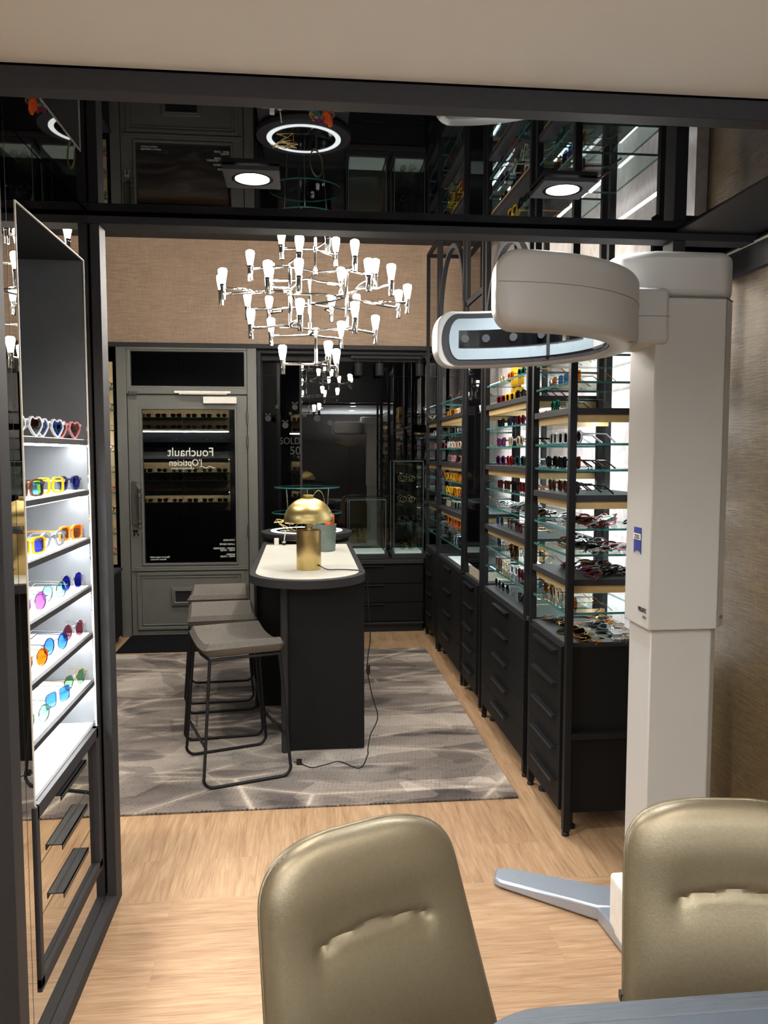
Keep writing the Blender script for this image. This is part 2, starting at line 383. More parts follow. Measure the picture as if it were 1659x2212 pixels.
# ================================================================ SETTING
fm = MB(); fm.mi = 0; fm.box(-2.6, 2.2, -2.2, 2.69, -.06, 0); fm.mi = 1; fm.box(-2.6, 2.2, 2.69, 6.84, -.06, 0)
struct('floor', fm, [M_OAKX, M_OAKY], smooth=False)
struct('ceiling', bx(-1.8, 1.9, -2.1, 1.738, 2.345, 2.42), M_CEIL)
struct('ceiling_shop', bx(-2.4, 1.7, 2.76, 6.8, 3.32, 3.38), M_DARKCEIL)
# glossy black ceiling of the passage
g = MB(); V = [g.bm.verts.new(p) for p in ((-1.0, 1.79, 2.310), (1.285, 1.79, 2.310), (1.285, 2.66, 2.3155), (-1.0, 2.66, 2.3155), (-1.0, 1.79, 2.36), (1.285, 1.79, 2.36), (1.285, 2.66, 2.36), (-1.0, 2.66, 2.36))]
for q in ((0, 1, 2, 3), (4, 7, 6, 5), (0, 4, 5, 1), (1, 5, 6, 2), (2, 6, 7, 3), (3, 7, 4, 0)): g.face([V[i] for i in q])
struct('ceiling_passage', g, M_GLOSS, smooth=False)
struct('ceiling_passage_side', bx(1.285, 1.75, 1.79, 2.66, 2.309, 2.36), M_DARKPANEL)
struct('wall_back', bx(-1.9, 2.0, -2.16, -2.1, 0, 2.4), P('dark_brown_paint', '#2e251e', .7))
struct('wall_near_left', bx(-1.52, -1.46, -2.1, 1.74, 0, 2.4), M_PLASTER)
struct('wall_near_left_return', bx(-1.46, -.72, 1.70, 1.74, 0, 2.345), M_PLASTER)
struct('wall_right', bx(1.60, 1.66, -2.1, 3.05, 0, 2.194), M_BRONZE)
struct('trim_1', bx(1.575, 1.66, -2.1, 2.90, 2.194, 2.30), M_CHAR)
struct('trim_2', bx(1.568, 1.575, -2.1, 2.90, 2.282, 2.288), M_WHITEP)
# opening frames
struct('trim_3', bx(-.95, 1.7, 1.74, 1.79, 2.298, 2.342), M_CHAR, bevel=.002)
struct('trim_4', bx(-.75, -.638, 1.74, 1.80, 0, 2.298), M_CHAR, bevel=.002)
struct('trim_5', bx(-.95, 1.7, 2.66, 2.74, 2.283, 2.309), M_CHAR, bevel=.002)
struct('trim_6', bx(-.675, -.645, 2.66, 2.74, 0, 2.283), M_CHAR, bevel=.002)
struct('trim_7', bx(1.275, 1.32, 2.66, 2.74, 0, 2.283), M_CHAR, bevel=.002)
struct('wall_partition_upper', bx(1.32, 1.60, 2.90, 2.94, 2.194, 3.3), M_GLOSS)
struct('wall_bulkhead', bx(-2.4, 1.7, 2.74, 2.76, 2.30, 3.32), M_DARKPANEL)
struct('trim_8', bx(-.678, -.645, 1.80, 2.66, 0, .045), M_CHAR, bevel=.002)
# mirror wall on the left with niche opening
NY0, NY1, NZ0, NZ1 = 2.0, 2.59, .189, 2.149
mm = MB(); MX = -.678; X0, X1 = MX-.005, MX
for a in ((1.80, NY0, .045, 2.31), (NY1, 2.66, .045, 2.31), (NY0, NY1, .045, NZ0), (NY0, NY1, NZ1, 2.31)): mm.box(X0, X1, a[0], a[1], a[2], a[3])
struct('wall_mirror_left', mm, M_MIRROR, smooth=False)
sm = MB()
for y in (1.94, 2.63): sm.box(MX-.0005, MX+.0005, y, y+.001, .045, 2.31)
struct('trim_9', sm, M_DARKPANEL)
# niche box
nb = MB(); NX = -1.05
nb.box(NX-.02, NX, NY0-.02, NY1+.02, NZ0-.02, NZ1+.02); nb.box(NX, MX-.005, NY0-.02, NY0, NZ0, NZ1+.02); nb.box(NX, MX-.005, NY1, NY1+.02, NZ0, NZ1+.02)
nb.box(NX, MX-.005, NY0, NY1, NZ0-.02, NZ0)
struct('wall_niche', nb, M_NICHE)
struct('wall_niche_top', bx(NX, MX-.005, NY0, NY1, NZ1, NZ1+.02), M_DARKPANEL)
# shop walls
struct('wall_far', bx(-2.4, 1.62, 6.80, 6.86, 2.462, 3.32), M_BROWN)
struct('trim_10', bx(-2.4, 1.62, 6.74, 6.86, 2.425, 2.462), M_CHAR, bevel=.003)
struct('wall_marble', bx(1.55, 1.60, 3.06, 6.7, 0, 3.32), M_MARBLE)
struct('wall_shop_right', bx(1.60, 1.66, 3.05, 7.3, 0, 3.32), M_DARKPANEL)
struct('wall_shop_left', bx(-2.42, -2.36, 2.74, 7.3, 0, 3.32), M_DARKPANEL)
struct('wall_partition', bx(-2.36, -.675, 2.76, 2.80, 0, 3.32), M_DARKPANEL)
struct('wall_far_left', bx(-2.36, -1.62, 6.80, 6.86, 0, 2.43), M_DARKPANEL)
# outside
struct('ground_street', bx(-9, 9, 6.9, 20, -.2, -.1), M_STREET)
fa = MB(); fa.box(-9, 9, 15, 15.4, -.1, 7)
for i in range(9):
    x = -8 + i*1.9
    fa.box(x, x+.08, 14.9, 15, -.1, 7); fa.box(x+.1, x+1.8, 14.86, 15, 3.0, 3.2)
struct('wall_street_facade', fa, M_FACADE)

# ---------------------------------------------------------------- door
d = thing('door_1', None, None, (-.96, 6.78, 0)); d['kind'] = 'structure'; del d['_world']; d['_world'] = 1
fr = MB(); fr.box(-1.53, -1.452, 6.74, 6.84, 0, 2.425); fr.box(-.464, -.385, 6.74, 6.84, 0, 2.425); fr.box(-1.452, -.464, 6.74, 6.84, 2.405, 2.425); fr.box(-1.452, -.464, 6.74, 6.84, 2.04, 2.095)
build('frame', fr, M_GREYPAINT, d, bevel=.004)
mo = MB()
for (x0, x1, z0, z1) in ((-1.452, -.464, 2.095, 2.405),): mo.ringprism([(x0, z0), (x1, z0), (x1, z1), (x0, z1)], [(x0+.03, z0+.012), (x1-.025, z0+.012), (x1-.025, z1-.012), (x0+.03, z1-.012)], 6.75, 6.80, 'y')
build('transom_moulding', mo, M_GREYPAINT, d, bevel=.003)
build('transom_glass', bx(-1.43, -.485, 6.785, 6.791, 2.1, 2.4), M_PANE, d)
lf = MB(); rect = lambda x0, z0, x1, z1: [(x0, z0), (x1, z0), (x1, z1), (x0, z1)]
lf.ringprism(rect(-1.446, .008, -.470, 2.034), rect(-1.334, .622, -.572, 1.915), 6.755, 6.80, 'y')
lf.box(-1.334, -.572, 6.765, 6.79, .008, .622)
leaf = sub(build('leaf', lf, M_GREYPAINT, d, bevel=.002))
md = MB()
md.ringprism(rect(-1.352, .604, -.554, 1.933), rect(-1.334, .622, -.572, 1.915), 6.745, 6.757, 'y')
md.box(-1.42, -.49, 6.742, 6.756, .575, .592); md.box(-1.43, -.48, 6.738, 6.756, .56, .575)
md.ringprism(rect(-1.40, .055, -.51, .545), rect(-1.375, .08, -.535, .52), 6.742, 6.756, 'y')
md.ringprism(rect(-1.362, .092, -.548, .508), rect(-1.352, .102, -.558, .498), 6.746, 6.756, 'y')
build('moulding', md, M_GREYPAINT, d, bevel=.003)
build('lower_panel', bx(-1.375, -.535, 6.753, 6.757, .08, .52), M_GREYPAINT, d)
build('glass', bx(-1.334, -.572, 6.772, 6.778, .622, 1.915), M_PANE, d)
lb = MB(); lb.ringprism(rect(-1.115, .262, -.805, .415), rect(-1.085, .292, -.835, .385), 6.73, 6.754, 'y'); lb.ringprism(rect(-1.097, .28, -.823, .397), rect(-1.087, .29, -.833, .387), 6.722, 6.732, 'y')
lt = sub(build('letter_slot', lb, M_GREYPAINT, d, bevel=.004))
build('slot_opening', bx(-1.085, -.835, 6.745, 6.754, .292, .385), M_DARKPANEL, lt)
hp = MB(); hp.box(-1.43, -1.375, 6.742, 6.756, .95, 1.30); hp.prism([(-1.43+.0275+.0275*math.cos(a), 1.30+.02*math.sin(a)) for a in [PI*k/8 for k in range(9)]], 6.742, 6.756, 'y')
pl = sub(build('handle_plate', hp, M_IRON, d, bevel=.004))
hh = MB()
hh.lathe([(0, -.05), (.012, -.045), (.016, -.03), (.008, -.012), (.014, -.006), (.02, 0), (.02, .02), (.014, .024), (.014, .21), (.02, .215), (.02, .24), (.012, .245), (.01, .26), (.018, .275), (.018, .29), (.006, .315), (0, .318)], (-1.355, 6.69, .97), 20)
hh.tube([(-1.355, 6.69, .985), (-1.355, 6.745, .985)], .008); hh.tube([(-1.355, 6.69, 1.2), (-1.355, 6.745, 1.2)], .008)
build('pull_handle', hh, M_IRON, d)
for z in (1.80, 1.60, .85):
    build('hinge', MB().tube([(-.466, 6.735, z), (-.466, 6.735, z+.09)], .009, 10).tube([(-.466, 6.735, z-.006), (-.466, 6.735, z+.096)], .006, 8), M_IRON, d)
build('latch_block', bx(-1.43, -1.365, 6.72, 6.76, 2.03, 2.062), M_IRON, d, bevel=.004)
build('closer_body', bx(-.825, -.55, 6.70, 6.752, 1.962, 2.018), M_WHITEP, d, bevel=.004)
build('closer_rail', MB().box(-1.06, -.60, 6.715, 6.742, 2.047, 2.066).box(-1.02, -.63, 6.706, 6.718, 2.036, 2.044), M_WHITEP, d, bevel=.002)
RT = (PI/2, 0, PI)
text_mesh('Fouchault', .105, M_LETTER, 'lettering', d, (-.94, 6.768, 1.525), RT, sx=.93)
text_mesh("l'Opticien", .078, M_LETTER, 'lettering', d, (-.985, 6.768, 1.445), RT, sx=.9)
build('underline', MB().tube([(-.87+.13*t, 6.768, 1.432+.007*math.sin(t*12)) for t in [k/16 for k in range(17)]], .0022, 6), M_LETTER, d)
text_mesh('KARCHITONSTLBURTS', .018, M_LETTER, 'lettering', d, (-1.01, 6.768, 1.415), RT)
for i, t in enumerate(('HORAIRES', '', 'LUNDI FERMÉ', '', 'MARDI - VENDREDI', '9H00 - 19H00', '', 'SAMEDI', '9H00 - 17H00')):
    if t: text_mesh(t, .021, M_LETTER, 'lettering', d, (-.585, 6.768, .805 - i*.0175), RT, align='LEFT')
text_mesh('Opticien responsable', .019, M_LETTER, 'lettering', d, (-1.13, 6.768, .668), RT, align='LEFT')
text_mesh('Romain Fontaine', .019, M_LETTER, 'lettering', d, (-1.16, 6.768, .648), RT, align='LEFT')
# keys hanging in the lock
kt = thing('key_bunch', 'small bunch of metal keys hanging from the lock of the grey door', 'keys', (-1.40, 6.73, .93))
kk = MB(); kk.tube([(-1.40+.017*math.cos(a), 6.725, .925+.017*math.sin(a)) for a in [2*PI*k/14 for k in range(14)]], .0018, 6, closed=True)
kk.tube([(-1.40, 6.742, .945), (-1.40, 6.715, .945)], .004)
build('key_ring', kk, M_CHROME, kt)
for dx, ro in ((-.008, .1), (.010, -.25)):
    k2 = MB(); m = Matrix.Translation((-1.40+dx, 6.722, .91)) @ Matrix.Rotation(ro, 4, 'Y')
    k2.lathe([(0, -.0015), (.011, -.0015), (.011, .0015), (0, .0015)], (0, 0, 0), 12); k2.xf(m @ Matrix.Rotation(PI/2, 4, 'X') @ Matrix.Translation((0, -.008, 0)))
    k2.box(-.003, .003, -.001, .001, -.055, -.015, m); k2.box(.002, .007, -.001, .001, -.05, -.035, m)
    build('key', k2, M_CHROME, kt)
# mat
tag(build('doormat', bx(-1.46, -.42, 6.18, 6.735, 0, .008), M_MAT, loc=(-.94, 6.45, 0)), 'flat black doormat on the oak floor in front of the grey glazed door', 'doormat')
# ---------------------------------------------------------------- shop window
wn = thing('window_1', None, None, (.35, 7.1, 0)); wn['kind'] = 'structure'
wf = MB(); wf.box(-.385, -.355, 6.86, 7.18, .55, 2.425); wf.box(-.03, -.008, 7.04, 7.1, .6, 2.4); wf.box(-.385, 1.5, 7.05, 7.15, 2.36, 2.425); wf.box(-.385, 1.5, 7.05, 7.15, .5, .66)
wf.box(-.36, 1.5, 6.86, 7.1, 2.40, 2.425)
build('frame', wf, M_CHAR, wn, bevel=.003)
build('pane', bx(-.01, 1.5, 7.07, 7.078, .64, 2.38), M_PANE, wn)
pn = MB(); pn.box(-.36, .36-.36, -.004, .004, .64, 2.38); pn.xf(Matrix.Translation((-.01, 7.07, 0)) @ Matrix.Rotation(-.22, 4, 'Z'))
build('pane', pn, M_PANE, wn)
# vinyl decals on the left pane
dz = MB()
def disk(mb, x, y, z, r, n=18): mb.prism([(x+r*math.cos(2*PI*k/n), z+r*math.sin(2*PI*k/n)) for k in range(n)], y, y+.0008, 'y')
def star(mb, x, y, z, r): mb.prism([(x+(r if k % 2 == 0 else r*.4)*math.sin(PI*k/5), z+(r if k % 2 == 0 else r*.4)*math.cos(PI*k/5)) for k in range(10)], y, y+.0008, 'y')
for X, Z, R in ((-.305, 1.855, .026), (-.155, 1.795, .027), (-.07, 1.955, .024)): disk(dz, X, 7.035, Z, R); dz.prism([(X-.025, Z+.05), (X, Z+.032), (X+.025, Z+.05), (X+.025, Z+.03), (X, Z+.03), (X-.025, Z+.03)], 7.035, 7.0358, 'y')
for X, Z, R in ((-.11, 1.90, .02), (-.225, 1.96, .028)): star(dz, X, 7.04, Z, R)
for X, Z, R in ((.015, 1.89, .034), (.245, 1.98, .0)): 
    if R: star(dz, X, 7.066, Z, R)
for X, Z, R in ((.125, 1.86, .03), (.24, 1.82, .024)): disk(dz, X, 7.066, Z, R)
build('vinyl_decal', dz, M_VINYL, wn)
text_mesh('SOLD', .085, M_VINYL, 'lettering', wn, (-.115, 7.03, 1.63), (PI/2, 0, 0), sx=.85)
text_mesh('50', .10, M_VINYL, 'lettering', wn, (-.07, 7.03, 1.54), (PI/2, 0, 0), sx=1.0)

# track spotlights in window recess
tr = thing('track_light_rail', 'thin black lighting track under the window recess', 'track light', (.8, 6.95, 2.4))
build('rail', bx(.42, 1.12, 6.93, 6.965, 2.375, 2.40), M_CHAR, tr)
for k, (x, lab) in enumerate(((.485, 'dark cylindrical track spotlight nearest the door, half hidden by chandelier reflections'), (.672, 'middle dark cylindrical track spotlight above the shop window'), (1.028, 'dark cylindrical track spotlight at the right end, beside the black shelving'))):
    t = thing('track_spotlight', lab, 'spotlight', (x, 6.95, 2.36), group='track spotlights above the window')
    build('housing', MB().lathe([(0, .0), (.034, 0), (.036, .004), (.036, .105), (.033, .108), (0, .108)], (x, 6.95, 2.228), 24), M_CHAR, t)
    build('arm', MB().tube([(x, 6.95, 2.335), (x, 6.95, 2.375)], .006), M_CHAR, t)
dc = thing('dome_camera', 'small round black dome camera in the upper right corner of the window', 'camera', (1.09, 6.93, 2.40))
build('dome', MB().lathe([(0, -.055), (.02, -.05), (.035, -.035), (.042, -.012), (.042, 0)], (1.09, 6.93, 2.385), 24), M_CAMBLK, dc)
build('mount', MB().lathe([(0, 0), (.05, 0), (.05, .018), (0, .018)], (1.09, 6.93, 2.382), 24), M_CHAR, dc)
dn = MB()
# ---------------------------------------------------------------- window cabinet + display cases
cb = thing('window_cabinet', 'low black drawer cabinet under the shop window, left of the shelving', 'cabinet', (.5, 6.9, 0))
build('body', bx(-.30, 1.03, 6.705, 7.03, .07, .60), M_BLACK, cb)
build('worktop', bx(-.31, 1.03, 6.68, 7.03, .60, .635), M_CHAR, cb, bevel=.003)
build('plinth', bx(-.30, 1.03, 6.73, 7.0, 0, .07), M_DARKPANEL, cb)
build('lower_rail', bx(-.30, 1.03, 6.69, 6.71, .075, .09), M_CHAR, cb)
for k in range(3):
    z0 = .10 + k*.165
    dr = sub(build('drawer', bx(.34, 1.02, 6.69, 6.705, z0, z0+.158), M_BLACK, cb, bevel=.001))
    build('handle', bx(.50, .68, 6.672, 6.69, z0+.146, z0+.156), M_HANDLE, dr)
def glass_box(name, x0, x1, y0, y1, z0, z1, label, shelves=()):
    t = thing(name, label, 'display case', ((x0+x1)/2, (y0+y1)/2, z0))
    build('base', bx(x0-.02, x1+.02, y0-.02, y1+.02, z0-.045, z0), M_CHAR, t, bevel=.003)
    build('tray', bx(x0+.01, x1-.01, y0+.01, y1-.01, z0, z0+.02), M_SOFTWHITE, t)
    th = .005; g = MB(); g.box(x0, x1, y0, y0+th, z0, z1); g.box(x0, x1, y1-th, y1, z0, z1); g.box(x0, x0+th, y0+th, y1-th, z0, z1); g.box(x1-th, x1, y0+th, y1-th, z0, z1); g.box(x0, x1, y0, y1, z1, z1+th)
    build('glass_panel', g, M_GLASS, t, smooth=False)
    e = MB()
    for (X, Y) in ((x0, y0), (x1, y0), (x0, y1), (x1, y1)): e.box(X-.002, X+.002, Y-.002, Y+.002, z0, z1)
    for Y in (y0, y1): e.box(x0, x1, Y-.002, Y+.002, z1-.001, z1+.004)
    build('edge_strip', e, M_CEDGE, t)
    for z in shelves:
        build('glass_shelf', bx(x0+th, x1-th, y0+th, y1-th, z, z+.005), [M_SHELFG], t)
    return t
glass_box('display_case', .39, .705, 6.73, 6.99, .682, 1.15, 'low clear glass display case with white tray, beside the island end')
glass_box('display_case', .775, 1.10-.07, 6.73, 7.0, .682, 1.48, 'tall clear glass display case with three shelves of eyewear', (.95, 1.12, 1.30))

# ================================================================ RACKS
PXT = .028
def glass_shelf(parent, x0, x1, y0, y1, z, th=.009, name='glass_shelf'):
    m = MB(); m.box(x0, x1, y0, y1, z-th, z)
    bm = m.bm; bmesh.ops.recalc_face_normals(bm, faces=bm.faces[:])
    for f in bm.faces: f.material_index = 0 if abs(f.normal.z) > .5 else 1
    return build(name, m, [M_SHELFG, M_TEAL], parent, smooth=False)
def rack(name, label, y0, y1, top, darks, glasses, arch=None, leds=True, x0=1.035, x1=1.40):
    t = thing(name, label, 'shelf rack', ((x0+x1)/2, (y0+y1)/2, 0))
    for px, py in ((x0, y0), (x0, y1-PXT), (x1-PXT, y0), (x1-PXT, y1-PXT)):
        p = sub(build('post', bx(px, px+PXT, py, py+PXT, .02, top), M_BLACKM, t, bevel=.0015))
        build('foot', MB().lathe([(0, 0), (.015, 0), (.015, .012), (.008, .02), (0, .02)], (px+PXT/2, py+PXT/2, 0), 16), M_DARKPANEL, p)
    for z in (.40, top-PXT):
        for yy in (y0, y1-PXT): build('rail', bx(x0+PXT, x1-PXT, yy, yy+PXT, z, z+PXT*.9), M_BLACKM, t)
    if not arch: build('rail', bx(x0, x0+PXT, y0+PXT, y1-PXT, top-PXT, top), M_BLACKM, t)
    build('rail', bx(x1-PXT, x1, y0+PXT, y1-PXT, top-PXT, top), M_BLACKM, t)
    if leds:
        for zz in [.75] + sorted(darks) + [2.07]: build('back_light', bx(x1+.002, x1+.012, y0+.03, y1-.03, zz-.018, zz-.008), M_LEDB, t)
    if arch:
        r = (y1-y0)/2-.002; cy = (y0+y1)/2; cz = arch-r
        o = [(cy+r*math.cos(a), cz+r*math.sin(a)) for a in [PI*k/28 for k in range(29)]]
        i = [(cy+(r-.03)*math.cos(a), cz+(r-.03)*math.sin(a)) for a in [PI*k/28 for k in range(29)]]
        m = MB()
        for k in range(28):
            A = [m.bm.verts.new((X, *p)) for X in (x0, x0+.03) for p in (o[k], o[k+1], i[k+1], i[k])]
            for q in ((0, 1, 2, 3), (4, 7, 6, 5), (0, 4, 5, 1), (2, 6, 7, 3)): m.face([A[j] for j in q])
        build('arch', m, M_BLACKM, t)
    for z in darks:
        s_ = sub(build('shelf', bx(x0+.004, x1-.005, y0+.031, y1-.031, z-.026, z), M_CHAR, t, bevel=.001))
        v = MB(); v.box(x0+.022, x0+.03, y0+.036, y1-.036, z-.056, z-.026); v.box(x0+.03, x1-.02, y0+.036, y0+.044, z-.056, z-.026); v.box(x0+.03, x1-.02, y1-.044, y1-.036, z-.056, z-.026)
        build('valance', v, M_CREAM, s_)
        if leds: build('light_strip', bx(x1-.09, x1-.07, y0+.06, y1-.06, z-.034, z-.027), M_LED, s_)
    for z in glasses: glass_shelf(t, x0+.01, x1-.01, y0+.031, y1-.031, z)
    return t
def cabinet(name, label, y0, y1, top, nd, hw, x0=1.03, x1=1.40, hoff=0):
    t = thing(name, label, 'cabinet', ((x0+x1)/2, (y0+y1)/2, 0))
    build('body', bx(x0+.018, x1, y0, y1, .085, top-.018), M_BLACK, t)
    build('top_panel', bx(x0+.01, x1, y0-.001, y1+.001, top-.018, top), M_CHAR, t, bevel=.001)
    H_ = (top-.018-.09)/nd; cy = (y0+y1)/2+hoff
    for k in range(nd):
        z0 = .09+k*H_
        dr = sub(build('drawer', bx(x0, x0+.017, y0+.02, y1-.004, z0+.0015, z0+H_-.0015), M_BLACK, t, bevel=.001))
        zz = z0+H_-.03
        build('handle', MB().box(x0-.022, x0-.018, cy-hw, cy+hw, zz-.005, zz+.005).box(x0-.018, x0, cy-hw, cy+hw, zz+.001, zz+.005), M_HANDLE, dr)
    for yy in (y0+.05, y1-.05):
        build('foot', MB().lathe([(0, 0), (.022, 0), (.022, .012), (.012, .018), (.012, .085), (0, .085)], (x0+.06, yy, 0), 16), M_DARKPANEL, t)
    return t
AY0, AY1, BY0, BY1, CY0, CY1, DY0, DY1 = 2.99, 3.515, 3.58, 4.47, 4.55, 5.03, 5.08, 6.02
DA = [1.728, 1.384, 1.046]; GA = [1.94, 1.833, 1.59, 1.486, 1.25, 1.147, .912]
DB = [1.819, 1.484, 1.145]; GB = [1.93, 1.69, 1.586, 1.353, 1.25, 1.02, .91]
rack('display_rack', 'near black metal display rack with glass shelves, beside the white measuring machine', AY0, AY1, 3.2, DA, GA)
rack('display_rack', 'second black metal display rack with arched top, next to the nearest rack', BY0, BY1, 3.2, DB, GB, arch=2.64)
rack('display_rack', 'third black metal rack with tall arched top and crowded glass shelves', DY0, DY1, 3.2, DB, GB, arch=3.0)
rack('display_rack', 'farthest narrow black metal display rack, right beside the window display case', 6.07, 6.62, 3.2, DB, GB, leds=False)
cabinet('drawer_cabinet', 'nearest black cabinet of five long-handled drawers under the near rack', AY0+.031, AY1-.031, .79, 5, .15, hoff=-.02)
cabinet('drawer_cabinet', 'wide black cabinet of five drawers under the second rack', BY0-.03, BY1-.031, .785, 5, .14)
cabinet('drawer_cabinet', 'narrow black cabinet of five drawers with paper on top, under the mirror unit', CY0+.03, CY1, .775, 5, .13)
cabinet('drawer_cabinet', 'black cabinet of four drawers under the third, tall arched rack', DY0, DY1-.031, .775, 4, .12)
cabinet('drawer_cabinet', 'farthest black drawer cabinet, against the window cabinet', 6.10, 6.60, .775, 4, .10)
# mirror unit between racks
t = thing('mirror_unit', 'narrow dark glass mirror unit between the second and third racks', 'mirror', (1.2, 4.8, 0))
build('frame', MB().box(1.04, 1.065, CY0, CY0+.025, .02, 3.2).box(1.04, 1.065, CY1-.03, CY1, .02, 3.2).box(1.04, 1.065, CY0+.025, CY1-.03, 2.48, 2.515).box(1.04, 1.40, CY1-.03, CY1, 2.48, 2.51), M_BLACKM, t)
build('mirror', bx(1.048, 1.056, CY0+.025, CY1-.03, .85, 2.48), M_GLOSS, t)
build('back_post', MB().box(1.37, 1.40, CY1-.03, CY1, .02, 3.2), M_BLACKM, t)
t = thing('paper_tray', 'cream card tray lying on the narrow black cabinet between racks', 'tray', (1.15, 4.75, .775))
build('tray', MB().box(1.06, 1.25, 4.62, 4.95, .776, .782).box(1.06, 1.066, 4.62, 4.95, .782, .83).box(1.244, 1.25, 4.62, 4.95, .782, .83), P('card', '#b8ae98', .8), t)
t = thing('white_tray', 'white shallow tray on the black cabinet top under the tall arched rack', 'tray', (1.15, 5.5, .775))
build('tray', bx(1.07, 1.22, 5.3, 5.75, .776, .784), M_SOFTWHITE, t, bevel=.002)

# ---------------------------------------------------------------- eyewear
FRC = {'black': '#101012', 'tortoise': '#4a2414', 'red': '#a01826', 'crimson': '#7c1420', 'amber': '#c07a28', 'yellow': '#d8a818', 'clear': '#cfcfd6', 'grey': '#6f7278', 'purple': '#5a2260',
       'teal': '#0f5a5e', 'cream': '#d8c8ac', 'pink': '#c88a92', 'gold': '#c9a25a', 'silver': '#c4c6c8', 'navy': '#1b2440', 'brown': '#53331f', 'green': '#12705a', 'orange': '#d06a1c', 'wine': '#5a1a24'}
LNC = {'dark': '#1c1818', 'smoke': '#3c3a40', 'brown': '#5a3424', 'blue': '#4a86d0', 'pink': '#d070c8', 'none': None, 'amber': '#c8782a', 'green': '#8fc0a0', 'skyblue': '#6fc8e8', 'rose': '#b06070', 'mint': '#a8e0d8', 'indigo': '#3038b0', 'orange': '#e07020'}
def fmat(c):
    metal = c in ('gold', 'silver')
    return P('frame_'+c, FRC[c], .18, .9 if metal else 0, noise=.5 if c == 'tortoise' else .1, nscale=90)
def lmat(c):
    if c == 'none': return clear_glass('demo_lens', (.95, .96, .97), 1.5)
    return clear_glass('lens_'+c, tuple(x**.6 if c not in ('dark', 'smoke') else x*2+.02 for x in lin(LNC[c])[:3]), 1.55, extra=.04)
def outline(style, cx, w, h, n=22):
    pts = []
    for k in range(n):
        a = 2*PI*k/n; c, s_ = math.cos(a), math.sin(a)
        e = {'round': 1.0, 'square': .45, 'rect': .5, 'cateye': .7, 'hex': .8, 'heart': .9, 'panto': .8, 'aviator': .75}[style]
        x = math.copysign(abs(c)**e, c)*w/2; z = math.copysign(abs(s_)**e, s_)*h/2
        sx = 1 if cx > 0 else -1
        if style == 'cateye' and s_ > 0: z += max(0, x*sx)/w*h*.35
        if style == 'panto' and s_ < 0: x *= .88
        if style == 'heart':
            if s_ < 0: x *= 1-.62*(-s_)
            else: z -= h*.2*math.exp(-(c*3.2)**2)
        if style == 'aviator' and s_ < 0: x *= .8; z *= 1.15
        if style == 'hex': r = 1/max(math.cos((a % (PI/3))-PI/6), .5)*.9; x = c*w/2*r; z = s_*h/2*r
        pts.append((cx+x, z+h/2))
    return pts
SZ = {'round': (.052, .05), 'square': (.056, .046), 'rect': (.056, .04), 'cateye': (.056, .046), 'hex': (.054, .05), 'heart': (.058, .054), 'panto': (.05, .045), 'aviator': (.058, .05)}
GC = {}
def gmesh(kind, style, thin, folded=False):
    key = (kind, style, thin, folded)
    if key in GC: return GC[key]
    w_, h_ = SZ[style]; cx = .0355; t = .0016 if thin else .0042; d_ = .0028 if thin else .0065
    m = MB()
    def front():
        for sx in (-1, 1):
            o = outline(style, sx*cx, w_, h_)
            c = (sx*cx, h_/2); i = [(c[0]+(p[0]-c[0])*(1-2*t/w_), c[1]+(p[1]-c[1])*(1-2*t/h_)) for p in o]
            m.ringprism(o, i, -d_/2, d_/2, 'y')
        b = cx-w_/2+.002; zz = h_*.68
        m.tube([(-b, 0, zz), (-b*.4, -.001, zz+.004), (b*.4, -.001, zz+.004), (b, 0, zz)], .0013 if thin else .003, 6)
        for sx in (-1, 1): m.box(*sorted((sx*(cx+w_/2-.003), sx*(cx+w_/2+.006))), -.003, .004, h_*.66, h_*.66+(.003 if thin else .008))
    def lens():
        for sx in (-1, 1):
            o = outline(style, sx*cx, w_*.93, h_*.93); o = [(p[0], p[1]+h_*.035) for p in o]; m.prism(o, -.0008, .0008, 'y')
    def temple(sx):
        X = sx*(cx+w_/2+.004); Z = h_*.72; r = .0012 if thin else .0026
        if folded:
            yy = .008 if sx > 0 else .013
            m.tube([(X, .003, Z), (X-sx*.004, yy, Z), (X-sx*.09, yy+.002, Z), (X-sx*.125, yy+.002, Z-.025)], [r, r, r, r*1.3], 6)
        else:
            m.tube([(X, .003, Z), (X, .06, Z), (X-sx*.003, .10, Z-.001), (X-sx*.006, .14, 0.003)], [r*1.2, r, r, r*1.4], 6)
    if kind == 'front': front()
    elif kind == 'lens': lens()
    elif kind == 'lensL' or kind == 'lensR':
        sx = -1 if kind == 'lensL' else 1
        o = outline(style, sx*cx, w_*.93, h_*.93); m.prism([(p[0], p[1]+h_*.035) for p in o], -.0008, .0008, 'y')
    elif kind == 'tL': temple(-1)
    elif kind == 'tR': temple(1)
    elif kind == 'all': front(); temple(-1); temple(1); m.mi = 1; lens()
    bm = m.bm; bmesh.ops.recalc_face_normals(bm, faces=bm.faces[:])
    me = bpy.data.meshes.new('eyewear_'+kind); bm.to_mesh(me); bm.free()
    me.materials.append(None)
    if kind == 'all': me.materials.append(None)
    GC[key] = me; return me
def setm(o, mats):
    for k, m in enumerate(mats): o.material_slots[k].link = 'OBJECT'; o.material_slots[k].material = m
TINY = {'none': 'spectacles'}
